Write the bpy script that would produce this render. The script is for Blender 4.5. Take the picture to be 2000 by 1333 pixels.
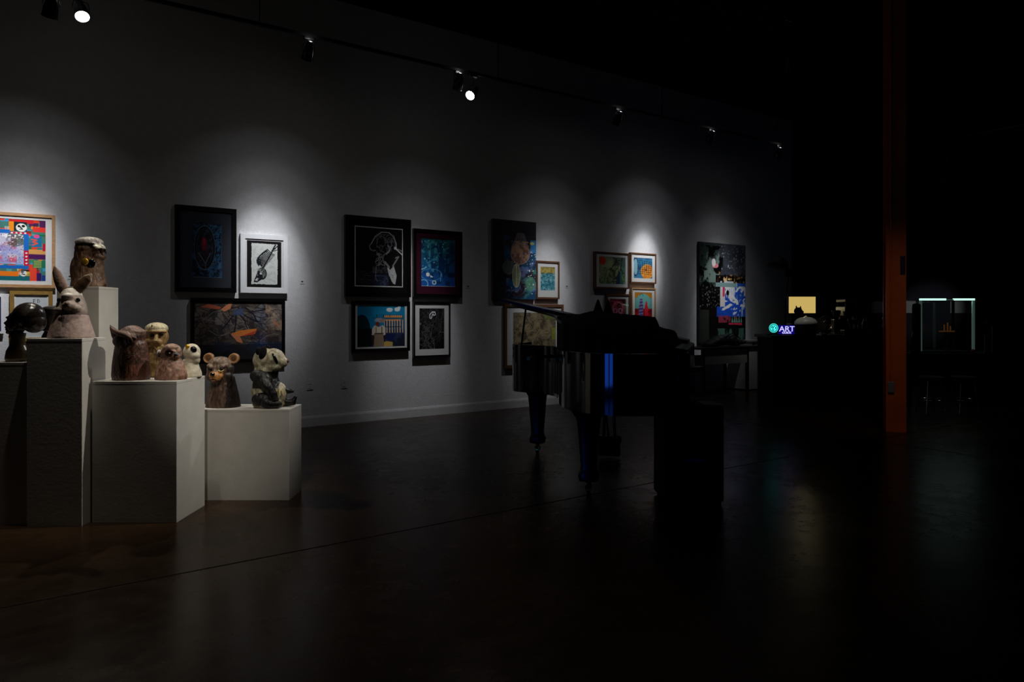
import bpy, bmesh, math, random
import numpy as np
from mathutils import Vector, Matrix, Euler
for o in list(bpy.data.objects): bpy.data.objects.remove(o)
random.seed(7)
sc = bpy.context.scene
COL = sc.collection
PI = math.pi
# ------------------------------------------------------------------ camera
F = 1385.0; HX = 1000.0; HY = 616.5; CH = 1.30        # focal px, horizon, eye height
cd = bpy.data.cameras.new('camera'); cam = bpy.data.objects.new('camera', cd); COL.objects.link(cam)
cam.location = (0, 0, CH); cam.rotation_euler = (PI/2, 0, 0)
cd.sensor_width = 36; cd.lens = F/2000*36; cd.shift_y = -0.025; cd.clip_start = .05; cd.clip_end = 100
sc.camera = cam
# ------------------------------------------------------------------ world, exposure
w = bpy.data.worlds.new('night'); sc.world = w; w.use_nodes = True
w.node_tree.nodes['Background'].inputs[0].default_value = (.35, .45, 1, 1)
w.node_tree.nodes['Background'].inputs[1].default_value = 0.0
vs = sc.view_settings; vs.view_transform = 'Standard'; vs.look = 'None'; vs.exposure = 0.0; vs.gamma = 1
vs.use_curve_mapping = False
P_WALL = 1.0; P_SPILL = 1.0                           # master factors for the track lamps
# ------------------------------------------------------------------ colour + materials
def lin(c):
    return tuple(((x/255)/12.92 if x/255 <= .04045 else ((x/255+.055)/1.055)**2.4) for x in c)
def mat(name, rgb, rough=.5, metal=0, emit=None, es=1, var=0, scale=8, bump=0, bscale=None, spec=.5, attr=False, stretch=(1,1,1), coat=0):
    m = bpy.data.materials.new(name); m.use_nodes = True
    nt = m.node_tree; n = nt.nodes; b = n['Principled BSDF']
    b.inputs['Roughness'].default_value = rough; b.inputs['Metallic'].default_value = metal
    b.inputs['Specular IOR Level'].default_value = spec; b.inputs['Coat Weight'].default_value = coat
    c = (*lin(rgb), 1)
    b.inputs['Base Color'].default_value = c
    if var or bump:
        tc = n.new('ShaderNodeTexCoord'); mp = n.new('ShaderNodeMapping'); mp.inputs['Scale'].default_value = stretch
        nz = n.new('ShaderNodeTexNoise'); nz.inputs['Scale'].default_value = scale; nz.inputs['Detail'].default_value = 6
        nt.links.new(tc.outputs['Object'], mp.inputs[0]); nt.links.new(mp.outputs[0], nz.inputs['Vector'])
    if attr:
        at = n.new('ShaderNodeAttribute'); at.attribute_name = 'paint'; src = at.outputs['Color']
        nt.links.new(src, b.inputs['Base Color'])
    if var:
        mx = n.new('ShaderNodeMix'); mx.data_type = 'RGBA'; mx.blend_type = 'MULTIPLY'
        rp = n.new('ShaderNodeValToRGB'); rp.color_ramp.elements[0].position = .3; rp.color_ramp.elements[1].position = .7
        rp.color_ramp.elements[0].color = (1-var,)*3+(1,); rp.color_ramp.elements[1].color = (1, 1, 1, 1)
        nt.links.new(nz.outputs['Fac'], rp.inputs[0]); mx.inputs[0].default_value = 1
        if attr: nt.links.new(src, mx.inputs[6])
        else: mx.inputs[6].default_value = c
        nt.links.new(rp.outputs[0], mx.inputs[7]); nt.links.new(mx.outputs[2], b.inputs['Base Color'])
    if bump:
        bp = n.new('ShaderNodeBump'); bp.inputs['Strength'].default_value = bump; bp.inputs['Distance'].default_value = .01
        if bscale:
            nz2 = n.new('ShaderNodeTexNoise'); nz2.inputs['Scale'].default_value = bscale; nz2.inputs['Detail'].default_value = 4
            nt.links.new(mp.outputs[0], nz2.inputs['Vector']); nt.links.new(nz2.outputs['Fac'], bp.inputs['Height'])
        else: nt.links.new(nz.outputs['Fac'], bp.inputs['Height'])
        nt.links.new(bp.outputs[0], b.inputs['Normal'])
    if emit:
        b.inputs['Emission Color'].default_value = (*lin(emit), 1); b.inputs['Emission Strength'].default_value = es
    return m
def pane_mat(name, tint=(1, 1, 1), rough=.02, refl=1.0):
    m = bpy.data.materials.new(name); m.use_nodes = True; nt = m.node_tree; n = nt.nodes
    for x in list(n): n.remove(x)
    o = n.new('ShaderNodeOutputMaterial'); mx = n.new('ShaderNodeMixShader'); t = n.new('ShaderNodeBsdfTransparent'); g = n.new('ShaderNodeBsdfGlossy')
    fr = n.new('ShaderNodeFresnel'); ge = n.new('ShaderNodeNewGeometry'); io = n.new('ShaderNodeMapRange')
    io.inputs[3].default_value = 1.45; io.inputs[4].default_value = 1/1.45; nt.links.new(ge.outputs['Backfacing'], io.inputs[0]); nt.links.new(io.outputs[0], fr.inputs[0])
    t.inputs[0].default_value = (*tint, 1); g.inputs['Roughness'].default_value = rough; g.inputs[0].default_value = (refl,)*3+(1,)
    nt.links.new(fr.outputs[0], mx.inputs[0]); nt.links.new(t.outputs[0], mx.inputs[1]); nt.links.new(g.outputs[0], mx.inputs[2])
    nt.links.new(mx.outputs[0], o.inputs[0]); return m
M = dict(
 wall=mat('white_plaster', (214, 214, 216), .85, var=.1, scale=14, bump=.35, bscale=45, spec=.15),
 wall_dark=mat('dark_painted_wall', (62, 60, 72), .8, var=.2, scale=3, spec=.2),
 ceil=mat('black_painted_ceiling', (14, 14, 15), .9, var=.3, scale=2, spec=.1),
 pedestal=mat('white_painted_board', (196, 192, 184), .6, var=.1, scale=9, bump=.05, bscale=60, spec=.2),
 black=mat('black_metal', (16, 16, 17), .4), matte=mat('matte_black', (12, 12, 13), .75, spec=.2),
 gloss=mat('black_piano_lacquer', (4, 4, 5), .05, spec=.5), satin=mat('black_satin_lacquer', (5, 5, 6), .32, spec=.3),
 cloth=mat('black_cloth', (9, 9, 10), .85, bump=.4, bscale=30, spec=.2),
 chrome=mat('chrome', (200, 200, 205), .18, 1), brass=mat('brass', (190, 150, 70), .25, 1),
 iron=mat('gilded_plate', (120, 92, 40), .35, .8, var=.3, scale=10),
 orange=mat('orange_painted_steel', (214, 100, 36), .5, var=.25, scale=5, bump=.15, bscale=20, spec=.3),
 tape=mat('black_tape', (10, 10, 10), .6), grey=mat('grey_plastic', (120, 120, 122), .5),
 greyd=mat('dark_grey_plastic', (50, 50, 54), .4), white=mat('white_plastic', (215, 215, 212), .45),
 silver=mat('satin_silver', (150, 150, 152), .35, .9),
 can=mat('smoky_lamp_housing', (70, 70, 72), .22, .6),
 lens=mat('lit_lamp_lens', (255, 255, 255), .3, emit=(255, 250, 240), es=30),
 lensw=mat('lit_lamp_lens_side', (255, 255, 255), .3, emit=(255, 250, 240), es=6),
 oak=mat('pale_oak', (196, 150, 104), .5, var=.35, scale=20, stretch=(1, 1, 6)),
 gold=mat('gold_leaf_frame', (178, 140, 72), .4, .3, var=.3, scale=30),
 walnut=mat('walnut', (112, 74, 48), .5, var=.4, scale=24, stretch=(6, 1, 1)),
 fblack=mat('black_frame_lacquer', (10, 10, 11), .3), fwhite=mat('white_frame', (232, 234, 238), .5, var=.05, scale=6),
 board=mat('white_mat_board', (228, 228, 226), .9, var=.04, scale=40, spec=.1), board_black=mat('black_mat_board', (14, 14, 15), .85, spec=.1),
 board_wine=mat('wine_mat_board', (70, 22, 44), .85, var=.2, scale=10, spec=.1), board_grey=mat('grey_mat_board', (58, 62, 70), .85, spec=.1),
 art=mat('printed_artwork', (255, 255, 255), .55, attr=True, spec=.25), oil=mat('oil_paint', (255, 255, 255), .4, attr=True, spec=.3, bump=.5, bscale=70),
 carved=mat('painted_carved_wood', (255, 255, 255), .42, attr=True, var=.72, scale=52, bump=1.0, bscale=42, spec=.4, stretch=(1, 1, .45)),
 clay=mat('painted_clay', (255, 255, 255), .55, attr=True, var=.22, scale=30, bump=.4, bscale=50, spec=.3),
 darkwood=mat('dark_polished_wood', (255, 255, 255), .28, attr=True, var=.4, scale=20, bump=.3, bscale=30, stretch=(1, 1, .3)),
 pane=pane_mat('picture_glass', refl=.8), case=pane_mat('display_glass', (.93, .97, .95)),
 eye=mat('glossy_black_eye', (6, 6, 8), .12), eyew=mat('pale_eye', (225, 205, 140), .3),
 goldpaint=mat('gold_paint', (230, 180, 60), .3, .75), pinkin=mat('brown_inner_ear', (92, 62, 42), .6, var=.4, scale=40),
 base_wood=mat('bare_brown_wood', (120, 78, 44), .5, var=.4, scale=30, stretch=(1, 1, .3)),
 screen=mat('lit_screen', (30, 30, 20), .4, emit=(228, 196, 112), es=.72),
 cyan=mat('cyan_neon', (10, 40, 40), .4, emit=(60, 235, 225), es=1.5), blue=mat('blue_neon', (10, 10, 40), .4, emit=(96, 92, 255), es=1.2),
 lilac=mat('lilac_neon', (10, 10, 40), .4, emit=(200, 190, 255), es=1.2),
 bluebk=mat('blue_sign_board', (10, 10, 60), .4, emit=(10, 8, 120), es=.8),
 led=mat('led_strip', (220, 255, 245), .4, emit=(205, 255, 240), es=1.0),
 acryl=mat('acrylic_with_added_glow', (140, 168, 156), .35, emit=(140, 180, 165), es=.09),  # faint emission stands in for LED light falling on posts and rail
 dusk=mat('dusk_light_in_glass', (10, 20, 60), .1, emit=(40, 105, 255), es=4.2), duskdim=mat('dim_glass', (6, 10, 24), .1, emit=(20, 40, 110), es=.02),
 cream=mat('cream_enamel', (230, 225, 200), .3), redp=mat('red_plastic', (170, 20, 40), .4), blueg=mat('blue_grey_plastic', (70, 76, 100), .5),
 amber=mat('amber_glow', (120, 60, 20), .4, emit=(190, 110, 50), es=.07), glassd=mat('dark_bottle_glass', (20, 24, 22), .08),
 keyw=mat('ivory_keys', (225, 222, 210), .3), joint=mat('floor_joint', (4, 3, 3), .8, spec=.1), card=mat('white_card', (210, 210, 205), .8),
)
# ------------------------------------------------------------------ geometry helpers
def new(): return bmesh.new()
def box(bm, a, b, bev=0, rot=None, org=None):
    a = Vector(a); b = Vector(b); c = (a+b)/2; s = b-a
    r = bmesh.ops.create_cube(bm, size=1); v = r['verts']
    bmesh.ops.scale(bm, vec=(abs(s.x), abs(s.y), abs(s.z)), verts=v)
    if bev:
        e = list({e for x in v for e in x.link_edges})
        r2 = bmesh.ops.bevel(bm, geom=e, offset=bev, segments=2, affect='EDGES', profile=.5)
        v = list({x for f in r2['faces'] for x in f.verts} | {x for x in v if x.is_valid})
    if rot is not None: bmesh.ops.rotate(bm, cent=(0, 0, 0), matrix=rot, verts=v)
    bmesh.ops.translate(bm, vec=c, verts=v); return v
def cyl(bm, p, q, r1, r2=None, n=20, caps=True):
    p = Vector(p); q = Vector(q); r2 = r1 if r2 is None else r2; d = q-p
    r = bmesh.ops.create_cone(bm, cap_ends=caps, segments=n, radius1=r1, radius2=r2, depth=d.length)
    m = Matrix.Translation((p+q)/2) @ Vector((0, 0, 1)).rotation_difference(d).to_matrix().to_4x4()
    bmesh.ops.transform(bm, matrix=m, verts=r['verts']); return r['verts']
def ell(bm, c, r, rot=(0, 0, 0), sub=3):
    x = bmesh.ops.create_icosphere(bm, subdivisions=sub, radius=1); v = x['verts']
    if not hasattr(r, '__len__'): r = (r, r, r)
    m = Matrix.Translation(c) @ Euler([math.radians(a) for a in rot]).to_matrix().to_4x4() @ Matrix.Diagonal((*r, 1))
    bmesh.ops.transform(bm, matrix=m, verts=v); return v
def tube(bm, pts, r, n=10):
    pts = [Vector(p) for p in pts]; rs = r if hasattr(r, '__len__') else [r]*len(pts); rings = []
    for i, p in enumerate(pts):
        d = (pts[min(i+1, len(pts)-1)]-pts[max(i-1, 0)]).normalized()
        q = Vector((0, 0, 1)).rotation_difference(d)
        rings.append([bm.verts.new(p+q @ Vector((rs[i]*math.cos(2*PI*k/n), rs[i]*math.sin(2*PI*k/n), 0))) for k in range(n)])
    for a, b in zip(rings, rings[1:]):
        for k in range(n): bm.faces.new((a[k], a[(k+1) % n], b[(k+1) % n], b[k]))
    bm.faces.new(rings[0][::-1]); bm.faces.new(rings[-1])
def lathe(bm, prof, c=(0, 0, 0), n=32):
    rings = []
    for r, z in prof:
        rings.append([bm.verts.new((c[0]+max(r, 1e-4)*math.cos(2*PI*k/n), c[1]+max(r, 1e-4)*math.sin(2*PI*k/n), c[2]+z)) for k in range(n)])
    for a, b in zip(rings, rings[1:]):
        for k in range(n): bm.faces.new((a[k], a[(k+1) % n], b[(k+1) % n], b[k]))
    bm.faces.new(rings[0][::-1]); bm.faces.new(rings[-1])
def prism(bm, outline, z0, z1, fn=None):
    """outline [(x,y)], z0/z1 numbers or functions of (x,y)"""
    f0 = z0 if callable(z0) else (lambda x, y: z0); f1 = z1 if callable(z1) else (lambda x, y: z1)
    lo = [bm.verts.new((x, y, f0(x, y))) for x, y in outline]; hi = [bm.verts.new((x, y, f1(x, y))) for x, y in outline]
    k = len(outline)
    for i in range(k): bm.faces.new((lo[i], lo[(i+1) % k], hi[(i+1) % k], hi[i]))
    bm.faces.new(lo[::-1]); bm.faces.new(hi)
def build(name, bm, m, parent=None, smooth=False, loc=None):
    bmesh.ops.recalc_face_normals(bm, faces=bm.faces)
    me = bpy.data.meshes.new(name); bm.to_mesh(me); bm.free(); me.materials.append(M[m] if isinstance(m, str) else m)
    if smooth:
        me.polygons.foreach_set('use_smooth', [True]*len(me.polygons))
        me.set_sharp_from_angle(angle=math.radians(40))
    o = bpy.data.objects.new(name, me); COL.objects.link(o)
    if loc: o.location = loc
    if parent: o.parent = parent
    return o
def tag(o, label, cat, group=None):
    o['label'] = label; o['category'] = cat
    if group: o['group'] = group
    return o
def thing(name, label, cat, loc=(0, 0, 0), rz=0, group=None):
    o = bpy.data.objects.new(name, None); COL.objects.link(o); o.empty_display_size = .1
    o.location = loc; o.rotation_euler = (0, 0, rz); return tag(o, label, cat, group)
def struct(name, bm, m, parent=None, smooth=False):
    o = build(name, bm, m, parent, smooth)
    if not parent: o['kind'] = 'structure'
    return o
# ------------------------------------------------------------------ room frame: s along the long wall, w out from it
TH = math.atan2(1, 1.4245); D = Vector((math.cos(TH), math.sin(TH), 0)); N = Vector((D.y, -D.x, 0)); O = Vector((0, 9.953, 0))
def W(s, w_, z): return O + D*s + N*w_ + Vector((0, 0, z))
def wallY(px, w_=0):
    t = (px-HX)/F; Y0 = 9.953 - w_/math.cos(TH)
    Y = Y0*1.4245/(1.4245-t); return t*Y, Y
def wall_s(px, w_=0):
    X, Y = wallY(px, w_); return (Vector((X, Y, 0))-O).dot(D)
def wall_z(px, py, w_=0): return CH-(py-HY)/F*wallY(px, w_)[1]
def at(px, py, Y): return Vector(((px-HX)/F*Y, Y, CH-(py-HY)/F*Y))
H = 5.07; S0, S1, W1 = -9.0, 10.5, 14.0
def rbox(bm, s0, s1, w0, w1, z0, z1):
    """box in room coordinates"""
    v = box(bm, (s0, -w1, z0), (s1, -w0, z1)); return v
def room(name, fn, m, kind='structure'):
    bm = new(); fn(bm); o = build(name, bm, m); o.location = O; o.rotation_euler = (0, 0, TH); o['kind'] = kind; return o
# floor with polished, mottled concrete
fm = bpy.data.materials.new('polished_brown_concrete'); fm.use_nodes = True; nt = fm.node_tree; nn = nt.nodes; bs = nn['Principled BSDF']
tc = nn.new('ShaderNodeTexCoord'); a1 = nn.new('ShaderNodeTexNoise'); a1.inputs['Scale'].default_value = .9; a1.inputs['Detail'].default_value = 8; a1.inputs['Roughness'].default_value = .65
a2 = nn.new('ShaderNodeTexNoise'); a2.inputs['Scale'].default_value = 7; a2.inputs['Detail'].default_value = 8; a2.inputs['Roughness'].default_value = .7
cr = nn.new('ShaderNodeValToRGB'); e = cr.color_ramp.elements; e[0].position = .3; e[0].color = (.016, .007, .003, 1); e[1].position = .72; e[1].color = (.048, .028, .015, 1)
mx = nn.new('ShaderNodeMix'); mx.inputs[0].default_value = .45
nt.links.new(tc.outputs['Object'], a1.inputs['Vector']); nt.links.new(tc.outputs['Object'], a2.inputs['Vector'])
nt.links.new(a1.outputs['Fac'], mx.inputs[2]); nt.links.new(a2.outputs['Fac'], mx.inputs[3]); nt.links.new(mx.outputs[0], cr.inputs[0]); nt.links.new(cr.outputs[0], bs.inputs['Base Color'])
mr = nn.new('ShaderNodeMapRange'); mr.inputs[1].default_value = .3; mr.inputs[2].default_value = .7; mr.inputs[3].default_value = .16; mr.inputs[4].default_value = .36
nt.links.new(mx.outputs[0], mr.inputs[0]); nt.links.new(mr.outputs[0], bs.inputs['Roughness']); bs.inputs['Specular IOR Level'].default_value = .11; bs.inputs['Specular Tint'].default_value = (1, .78, .6, 1)
bp = nn.new('ShaderNodeBump'); bp.inputs['Strength'].default_value = .12; bp.inputs['Distance'].default_value = .01; nt.links.new(a2.outputs['Fac'], bp.inputs['Height']); nt.links.new(bp.outputs[0], bs.inputs['Normal'])
fl = room('floor', lambda b: rbox(b, S0-.2, S1+.2, -.2, W1+.2, -.2, 0), fm)
room('ceiling', lambda b: rbox(b, S0-.2, S1+.2, -.2, W1+.2, H, H+.2), 'ceil')
SW = wall_s(1546)
room('wall_left', lambda b: rbox(b, S0, SW, -.2, 0, 0, H), 'wall')
room('wall_left_far', lambda b: rbox(b, SW, S1, -.2, 0, 0, H), 'wall_dark')
room('wall_back', lambda b: rbox(b, S1, S1+.2, -.2, W1, 0, H), 'wall_dark')
room('wall_right', lambda b: rbox(b, S0, S1, W1, W1+.2, 0, H), 'wall_dark')
room('wall_front', lambda b: rbox(b, S0-.2, S0, -.2, W1, 0, H), 'wall_dark')
room('wall_light_blocker', lambda b: rbox(b, S0, -6.0, 4.22, 4.32, 0, H), 'wall_dark')  # unseen partition added to keep the blue door light off the pedestals
def bb(b):
    rbox(b, S0, SW, 0, .016, 0, .10); rbox(b, S0, SW, 0, .010, .10, .115)
room('baseboard_left', bb, 'wall')
# floor joints: one parallel to the long wall and a cross joint
wj = (9.953-4.74)*math.cos(TH)
room('trim_1', lambda b: rbox(b, S0, S1, wj-.004, wj+.004, 0, .0015), 'joint')
room('trim_2', lambda b: rbox(b, 1.55, 1.558, 0, W1, 0, .0016), 'joint')
# ------------------------------------------------------------------ track lighting
TW = 1.3; TZ = 4.05
def tpt(px, z):
    X, Y = wallY(px, TW); return Vector((X, Y, z))
def tz(px, py): return wall_z(px, py, TW)
tr = thing('light_track', 'long black lighting track hanging from thin rods along the white wall', 'light track', W(0, TW, TZ), TH)
b = new(); s_end = wall_s(1525, TW); box(b, (S0+1.2, -.017, -.015), (s_end, .017, .015)); build('rail', b, 'matte', tr)
for px in (-330, 80, 507, 973, 1293, 1518):
    s = wall_s(px, TW); b = new(); cyl(b, (s, 0, .015), (s, 0, H-TZ), .006, n=8); build('rod', b, 'matte', tr)
def spot(name, loc, aim, power, size, blend=1, color=(1, 1, 1), radius=.03, parent=None):
    ld = bpy.data.lights.new(name, 'SPOT'); ld.energy = power; ld.spot_size = math.radians(size); ld.spot_blend = blend
    ld.color = color; ld.shadow_soft_size = radius
    o = bpy.data.objects.new(name, ld); COL.objects.link(o); o.location = loc
    o.rotation_euler = (Vector(aim)-Vector(loc)).to_track_quat('-Z', 'Y').to_euler()
    if parent:
        o.parent = parent; o.matrix_parent_inverse = Matrix.Translation(-Vector(parent.location))
    return o
COOL = (.96, .97, 1.0)
def track_lamp(label, px, py, aim, beams, lensmat='lensw', top=TZ-.015, base=None, group='spot lamps on the long track', color=COOL):
    """a can lamp under the track: adaptor, stem, yoke, housing, lens"""
    pos = Vector(base) if base else tpt(px, tz(px, py)); aim = Vector(aim)
    d = (aim-pos).normalized()
    root = thing('track_spotlight', label, 'spotlight', pos, 0, group)
    hz = top-pos.z
    b = new(); box(b, (-.02, -.05, hz-.03), (.02, .05, hz), .004, rot=Matrix.Rotation(TH+PI/2, 3, 'Z')); build('adaptor', b, 'black', root)
    b = new(); cyl(b, (0, 0, hz-.03), (0, 0, .075), .007, n=10)
    side = d.cross(Vector((0, 0, 1))).normalized()
    for sg in (-1, 1): tube(b, [(0, 0, .078), side*sg*.05+Vector((0, 0, .07)), side*sg*.062+Vector((0, 0, .02)), side*sg*.062], .004, 6)
    build('yoke', b, 'black', root)
    b = new(); q = Vector((0, 0, 1)).rotation_difference(d).to_matrix()
    prof = [(.018, -.10), (.030, -.095), (.034, -.06), (.046, -.03), (.055, .02), (.057, .075), (.060, .08), (.060, .088), (.052, .088), (.050, .07), (.048, .065)]
    lathe(b, prof, n=28); bmesh.ops.rotate(b, cent=(0, 0, 0), matrix=q, verts=b.verts); build('housing', b, 'can', root, True)
    b = new(); lathe(b, [(.001, .078), (.03, .0775), (.049, .074), (.049, .070), (.001, .068)], n=28); bmesh.ops.rotate(b, cent=(0, 0, 0), matrix=q, verts=b.verts); build('lens', b, lensmat, root, True)
    if len(beams) > 1:      # weak point light added behind the housing to lift the upper wall
        ld = bpy.data.lights.new('wall_fill', 'POINT'); ld.energy = .2; ld.shadow_soft_size = .02; ld.color = color
        lk = bpy.data.objects.new('wall_fill', ld); COL.objects.link(lk); lk.parent = root; lk.location = d*-.125
    for i, (pw, sz, bl) in enumerate(beams):
        spot('beam', pos+d*.10, aim, pw, sz, bl, color, .028, root)
    return root
def wp(px, py):
    X, Y = wallY(px); return Vector((X, Y, CH-(py-HY)/F*Y))
def wallbeam(p, hot=30): return [(p*P_WALL*.36, hot*.8, 1), (p*.09*P_SPILL, hot*1.1, 1), (p*.025*P_SPILL, hot*1.7, 1), (p*.009*P_SPILL, 92, 1)]
track_lamp('track spotlight at the top left corner, left of the brightest lamp', 100, 12, wp(15, 545), wallbeam(620, 36))
track_lamp('dark track spotlight hanging above the black-framed leaf print', 603, 100, wp(515, 535), wallbeam(500, 36))
track_lamp('dark track spotlight just left of the second glowing lamp', 896, 160, wp(808, 650), wallbeam(360, 36))
track_lamp('dark track spotlight above the tall floral canvas', 1207, 232, wp(1062, 590), wallbeam(360, 36))
track_lamp('dark track spotlight above the group of four small prints', 1388, 268, wp(1256, 525), wallbeam(540, 32))
track_lamp('dark track spotlight at the far end of the track', 1520, 300, wp(1405, 610), wallbeam(330, 42))
track_lamp('brightest track spotlight, glowing disc above the sculptures at upper left', 158, 20, (-1.9, 4.05, .5), [(90, 50, .7), (1.2, 120, 1)], 'lens', color=(1, .93, .78))
track_lamp('second glowing track spotlight, above and between the two middle picture groups', 924, 181, (-2.35, 4.35, .6), [(150, 30, .8), (1.5, 110, 1)], 'lens', color=(.95, .96, 1))
# the lamp over the visitor's shoulder, out of frame, that lights bear and panda
track_lamp('ceiling spotlight above the visitor aimed at the bear and panda', 0, 0, (-1.92, 5.1, .55), [(190, 17, 1), (2, 60, 1)], 'lensw', top=H, base=(-1.2, 1.7, 4.1), color=(1, .93, .82), group='spot lamps over the floor')
track_lamp('added unseen ceiling spotlight in front of the pedestals, fill light for the sculptures', 0, 0, (-2.65, 4.8, 1.1), [(165, 34, 1), (1, 80, 1)], 'lensw', top=H, base=(-2.3, 4.25, 4.3), color=(1, .92, .8), group='spot lamps over the floor')  # overhead fill lamp, added to brighten the sculptures from the front
track_lamp('ceiling spotlight right of the pedestals aimed at the sculptures from the side', 0, 0, (-2.5, 4.72, 1.0), [(360, 38, 1), (1, 80, 1)], 'lensw', top=H, base=(.85, 4.82, 3.95), color=(1, .95, .86), group='spot lamps over the floor')
track_lamp('added unseen ceiling spotlight aimed at the foot of the orange column', 0, 0, (4.3, 8.0, .75), [(44, 30, 1)], 'lensw', top=H, base=(3.2, 4.6, 4.6), color=(1, .85, .7), group='spot lamps over the floor')  # out-of-view lamp added so the column shows up
for (px, py, Y, lab, aim_, pw_) in ((1540, 128, 9.0, 'lone dim spotlight under the dark ceiling left of the orange column', (4.17, 9.96, 1.2), 36), (1848, 345, 10.5, 'lone dim spotlight against the dark wall right of the orange column', (8.9, 15.2, 1.45), 100)):
    p = at(px, py, Y); track_lamp(lab, 0, 0, aim_, [(pw_, 9 if pw_ < 50 else 15, .8)], 'grey', top=H, base=p, group='dim spot lamps at the back')
# ------------------------------------------------------------------ painting helper
class Pic:
    def __init__(s, w_, h_, bg):
        s.w, s.h = w_, h_; s.a = np.zeros((h_, w_, 3)); s.a[:] = bg; s.R = np.random.RandomState(w_*7+h_)
        s.u, s.v = np.meshgrid((np.arange(w_)+.5)/w_, (np.arange(h_)+.5)/h_)
        s.asp = h_/w_
    def put(s, m, c, al=1.0):
        m = np.clip(m*al, 0, 1)[..., None] if m.dtype != bool else (m*al)[..., None]; s.a = s.a*(1-m)+np.array(c)*m
    def rect(s, x0, y0, x1, y1, c, al=1): s.put((s.u >= x0) & (s.u < x1) & (s.v >= y0) & (s.v < y1), c, al)
    def el(s, x, y, rx, ry, c, al=1, ang=0, soft=0):
        a = math.radians(ang); dx = s.u-x; dy = (s.v-y)*s.asp; X = dx*math.cos(a)+dy*math.sin(a); Y = -dx*math.sin(a)+dy*math.cos(a)
        d = np.sqrt((X/rx)**2+(Y/(ry*s.asp))**2)
        s.put(np.clip((1-d)/soft, 0, 1) if soft else d < 1, c, al)
    def ring(s, x, y, rx, ry, t, c, al=1, ang=0):
        a = math.radians(ang); dx = s.u-x; dy = (s.v-y)*s.asp; X = dx*math.cos(a)+dy*math.sin(a); Y = -dx*math.sin(a)+dy*math.cos(a)
        d = np.sqrt((X/rx)**2+(Y/(ry*s.asp))**2); s.put(np.abs(d-1) < t, c, al)
    def poly(s, pts, c, al=1):
        m = np.zeros((s.h, s.w), bool); k = len(pts)
        for i in range(k):
            x0, y0 = pts[i]; x1, y1 = pts[(i+1) % k]
            if y0 == y1: continue
            m ^= ((y0 > s.v) != (y1 > s.v)) & (s.u < (x1-x0)*(s.v-y0)/(y1-y0)+x0)
        s.put(m, c, al)
    def line(s, pts, t, c, al=1):
        for (x0, y0), (x1, y1) in zip(pts, pts[1:]):
            dx, dy = x1-x0, (y1-y0)*s.asp; L = dx*dx+dy*dy+1e-9
            q = np.clip(((s.u-x0)*dx+(s.v-y0)*s.asp*dy)/L, 0, 1)
            d = np.hypot(s.u-x0-q*dx, (s.v-y0)*s.asp-q*dy); s.put(d < t, c, al)
    def noise(s, sc_, seed=0, stretch=1):
        R = np.random.RandomState(seed); out = np.zeros((s.h, s.w)); amp = 1; tot = 0
        for o in range(4):
            n1 = max(2, int(sc_*2**o)); n2 = max(2, int(sc_*2**o*s.asp*stretch)); g = R.rand(n2+2, n1+2)
            x = s.u*n1; y = s.v*n2; xi = x.astype(int); yi = y.astype(int); fx = x-xi; fy = y-yi; fx = fx*fx*(3-2*fx); fy = fy*fy*(3-2*fy)
            out += amp*((g[yi, xi]*(1-fx)+g[yi, xi+1]*fx)*(1-fy)+(g[yi+1, xi]*(1-fx)+g[yi+1, xi+1]*fx)*fy); tot += amp; amp *= .55
        return out/tot
    def blotch(s, sc_, lo, hi, c, al=1, seed=0, x0=0, y0=0, x1=1, y1=1, stretch=1):
        n = s.noise(sc_, seed, stretch); s.put(np.clip((n-lo)/(hi-lo), 0, 1)*((s.u >= x0) & (s.u < x1) & (s.v >= y0) & (s.v < y1)), c, al)
    def dots(s, n, r, cols, x0=0, y0=0, x1=1, y1=1, seed=1):
        R = np.random.RandomState(seed)
        for i in range(n): s.el(x0+R.rand()*(x1-x0), y0+R.rand()*(y1-y0), r*(.5+R.rand()), r*(.5+R.rand())/s.asp, cols[R.randint(len(cols))])
    def scribble(s, n, t, c, x0, y0, x1, y1, seed=3, step=.12, al=1):
        R = np.random.RandomState(seed)
        for i in range(n):
            x, y = x0+R.rand()*(x1-x0), y0+R.rand()*(y1-y0); a = R.rand()*6.3; pts = [(x, y)]
            for k in range(6):
                a += R.randn()*.7; x = min(max(x+math.cos(a)*step*(x1-x0), x0), x1); y = min(max(y+math.sin(a)*step*(y1-y0), y0), y1); pts.append((x, y))
            s.line(pts, t, c, al)
def Lc(a): a = np.clip(np.asarray(a)/255, 0, 1); return np.where(a <= .04045, a/12.92, ((a+.055)/1.055)**2.4)
def art_mesh(name, pic, x0, x1, z0, z1, y, m, parent):
    """flat printed sheet as a fine grid whose points carry the printed colours; faces -y"""
    nx, nz = pic.w, pic.h; xs = np.linspace(x0, x1, nx); zs = np.linspace(z0, z1, nz)
    X, Z = np.meshgrid(xs, zs); co = np.stack([X, np.full_like(X, y), Z], -1).reshape(-1, 3)
    i = np.arange(nx*nz).reshape(nz, nx); q = np.stack([i[:-1, :-1], i[:-1, 1:], i[1:, 1:], i[1:, :-1]], -1).reshape(-1, 4)
    me = bpy.data.meshes.new(name); me.from_pydata(co.tolist(), [], q.tolist())
    at_ = me.color_attributes.new('paint', 'FLOAT_COLOR', 'POINT'); c = np.ones((nx*nz, 4)); c[:, :3] = Lc(pic.a*getattr(pic, 'lift', 1)).reshape(-1, 3)
    at_.data.foreach_set('color', c.astype(np.float32).ravel()); me.materials.append(M[m]); me.update()
    o = bpy.data.objects.new(name, me); COL.objects.link(o); o.parent = parent; return o
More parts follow.
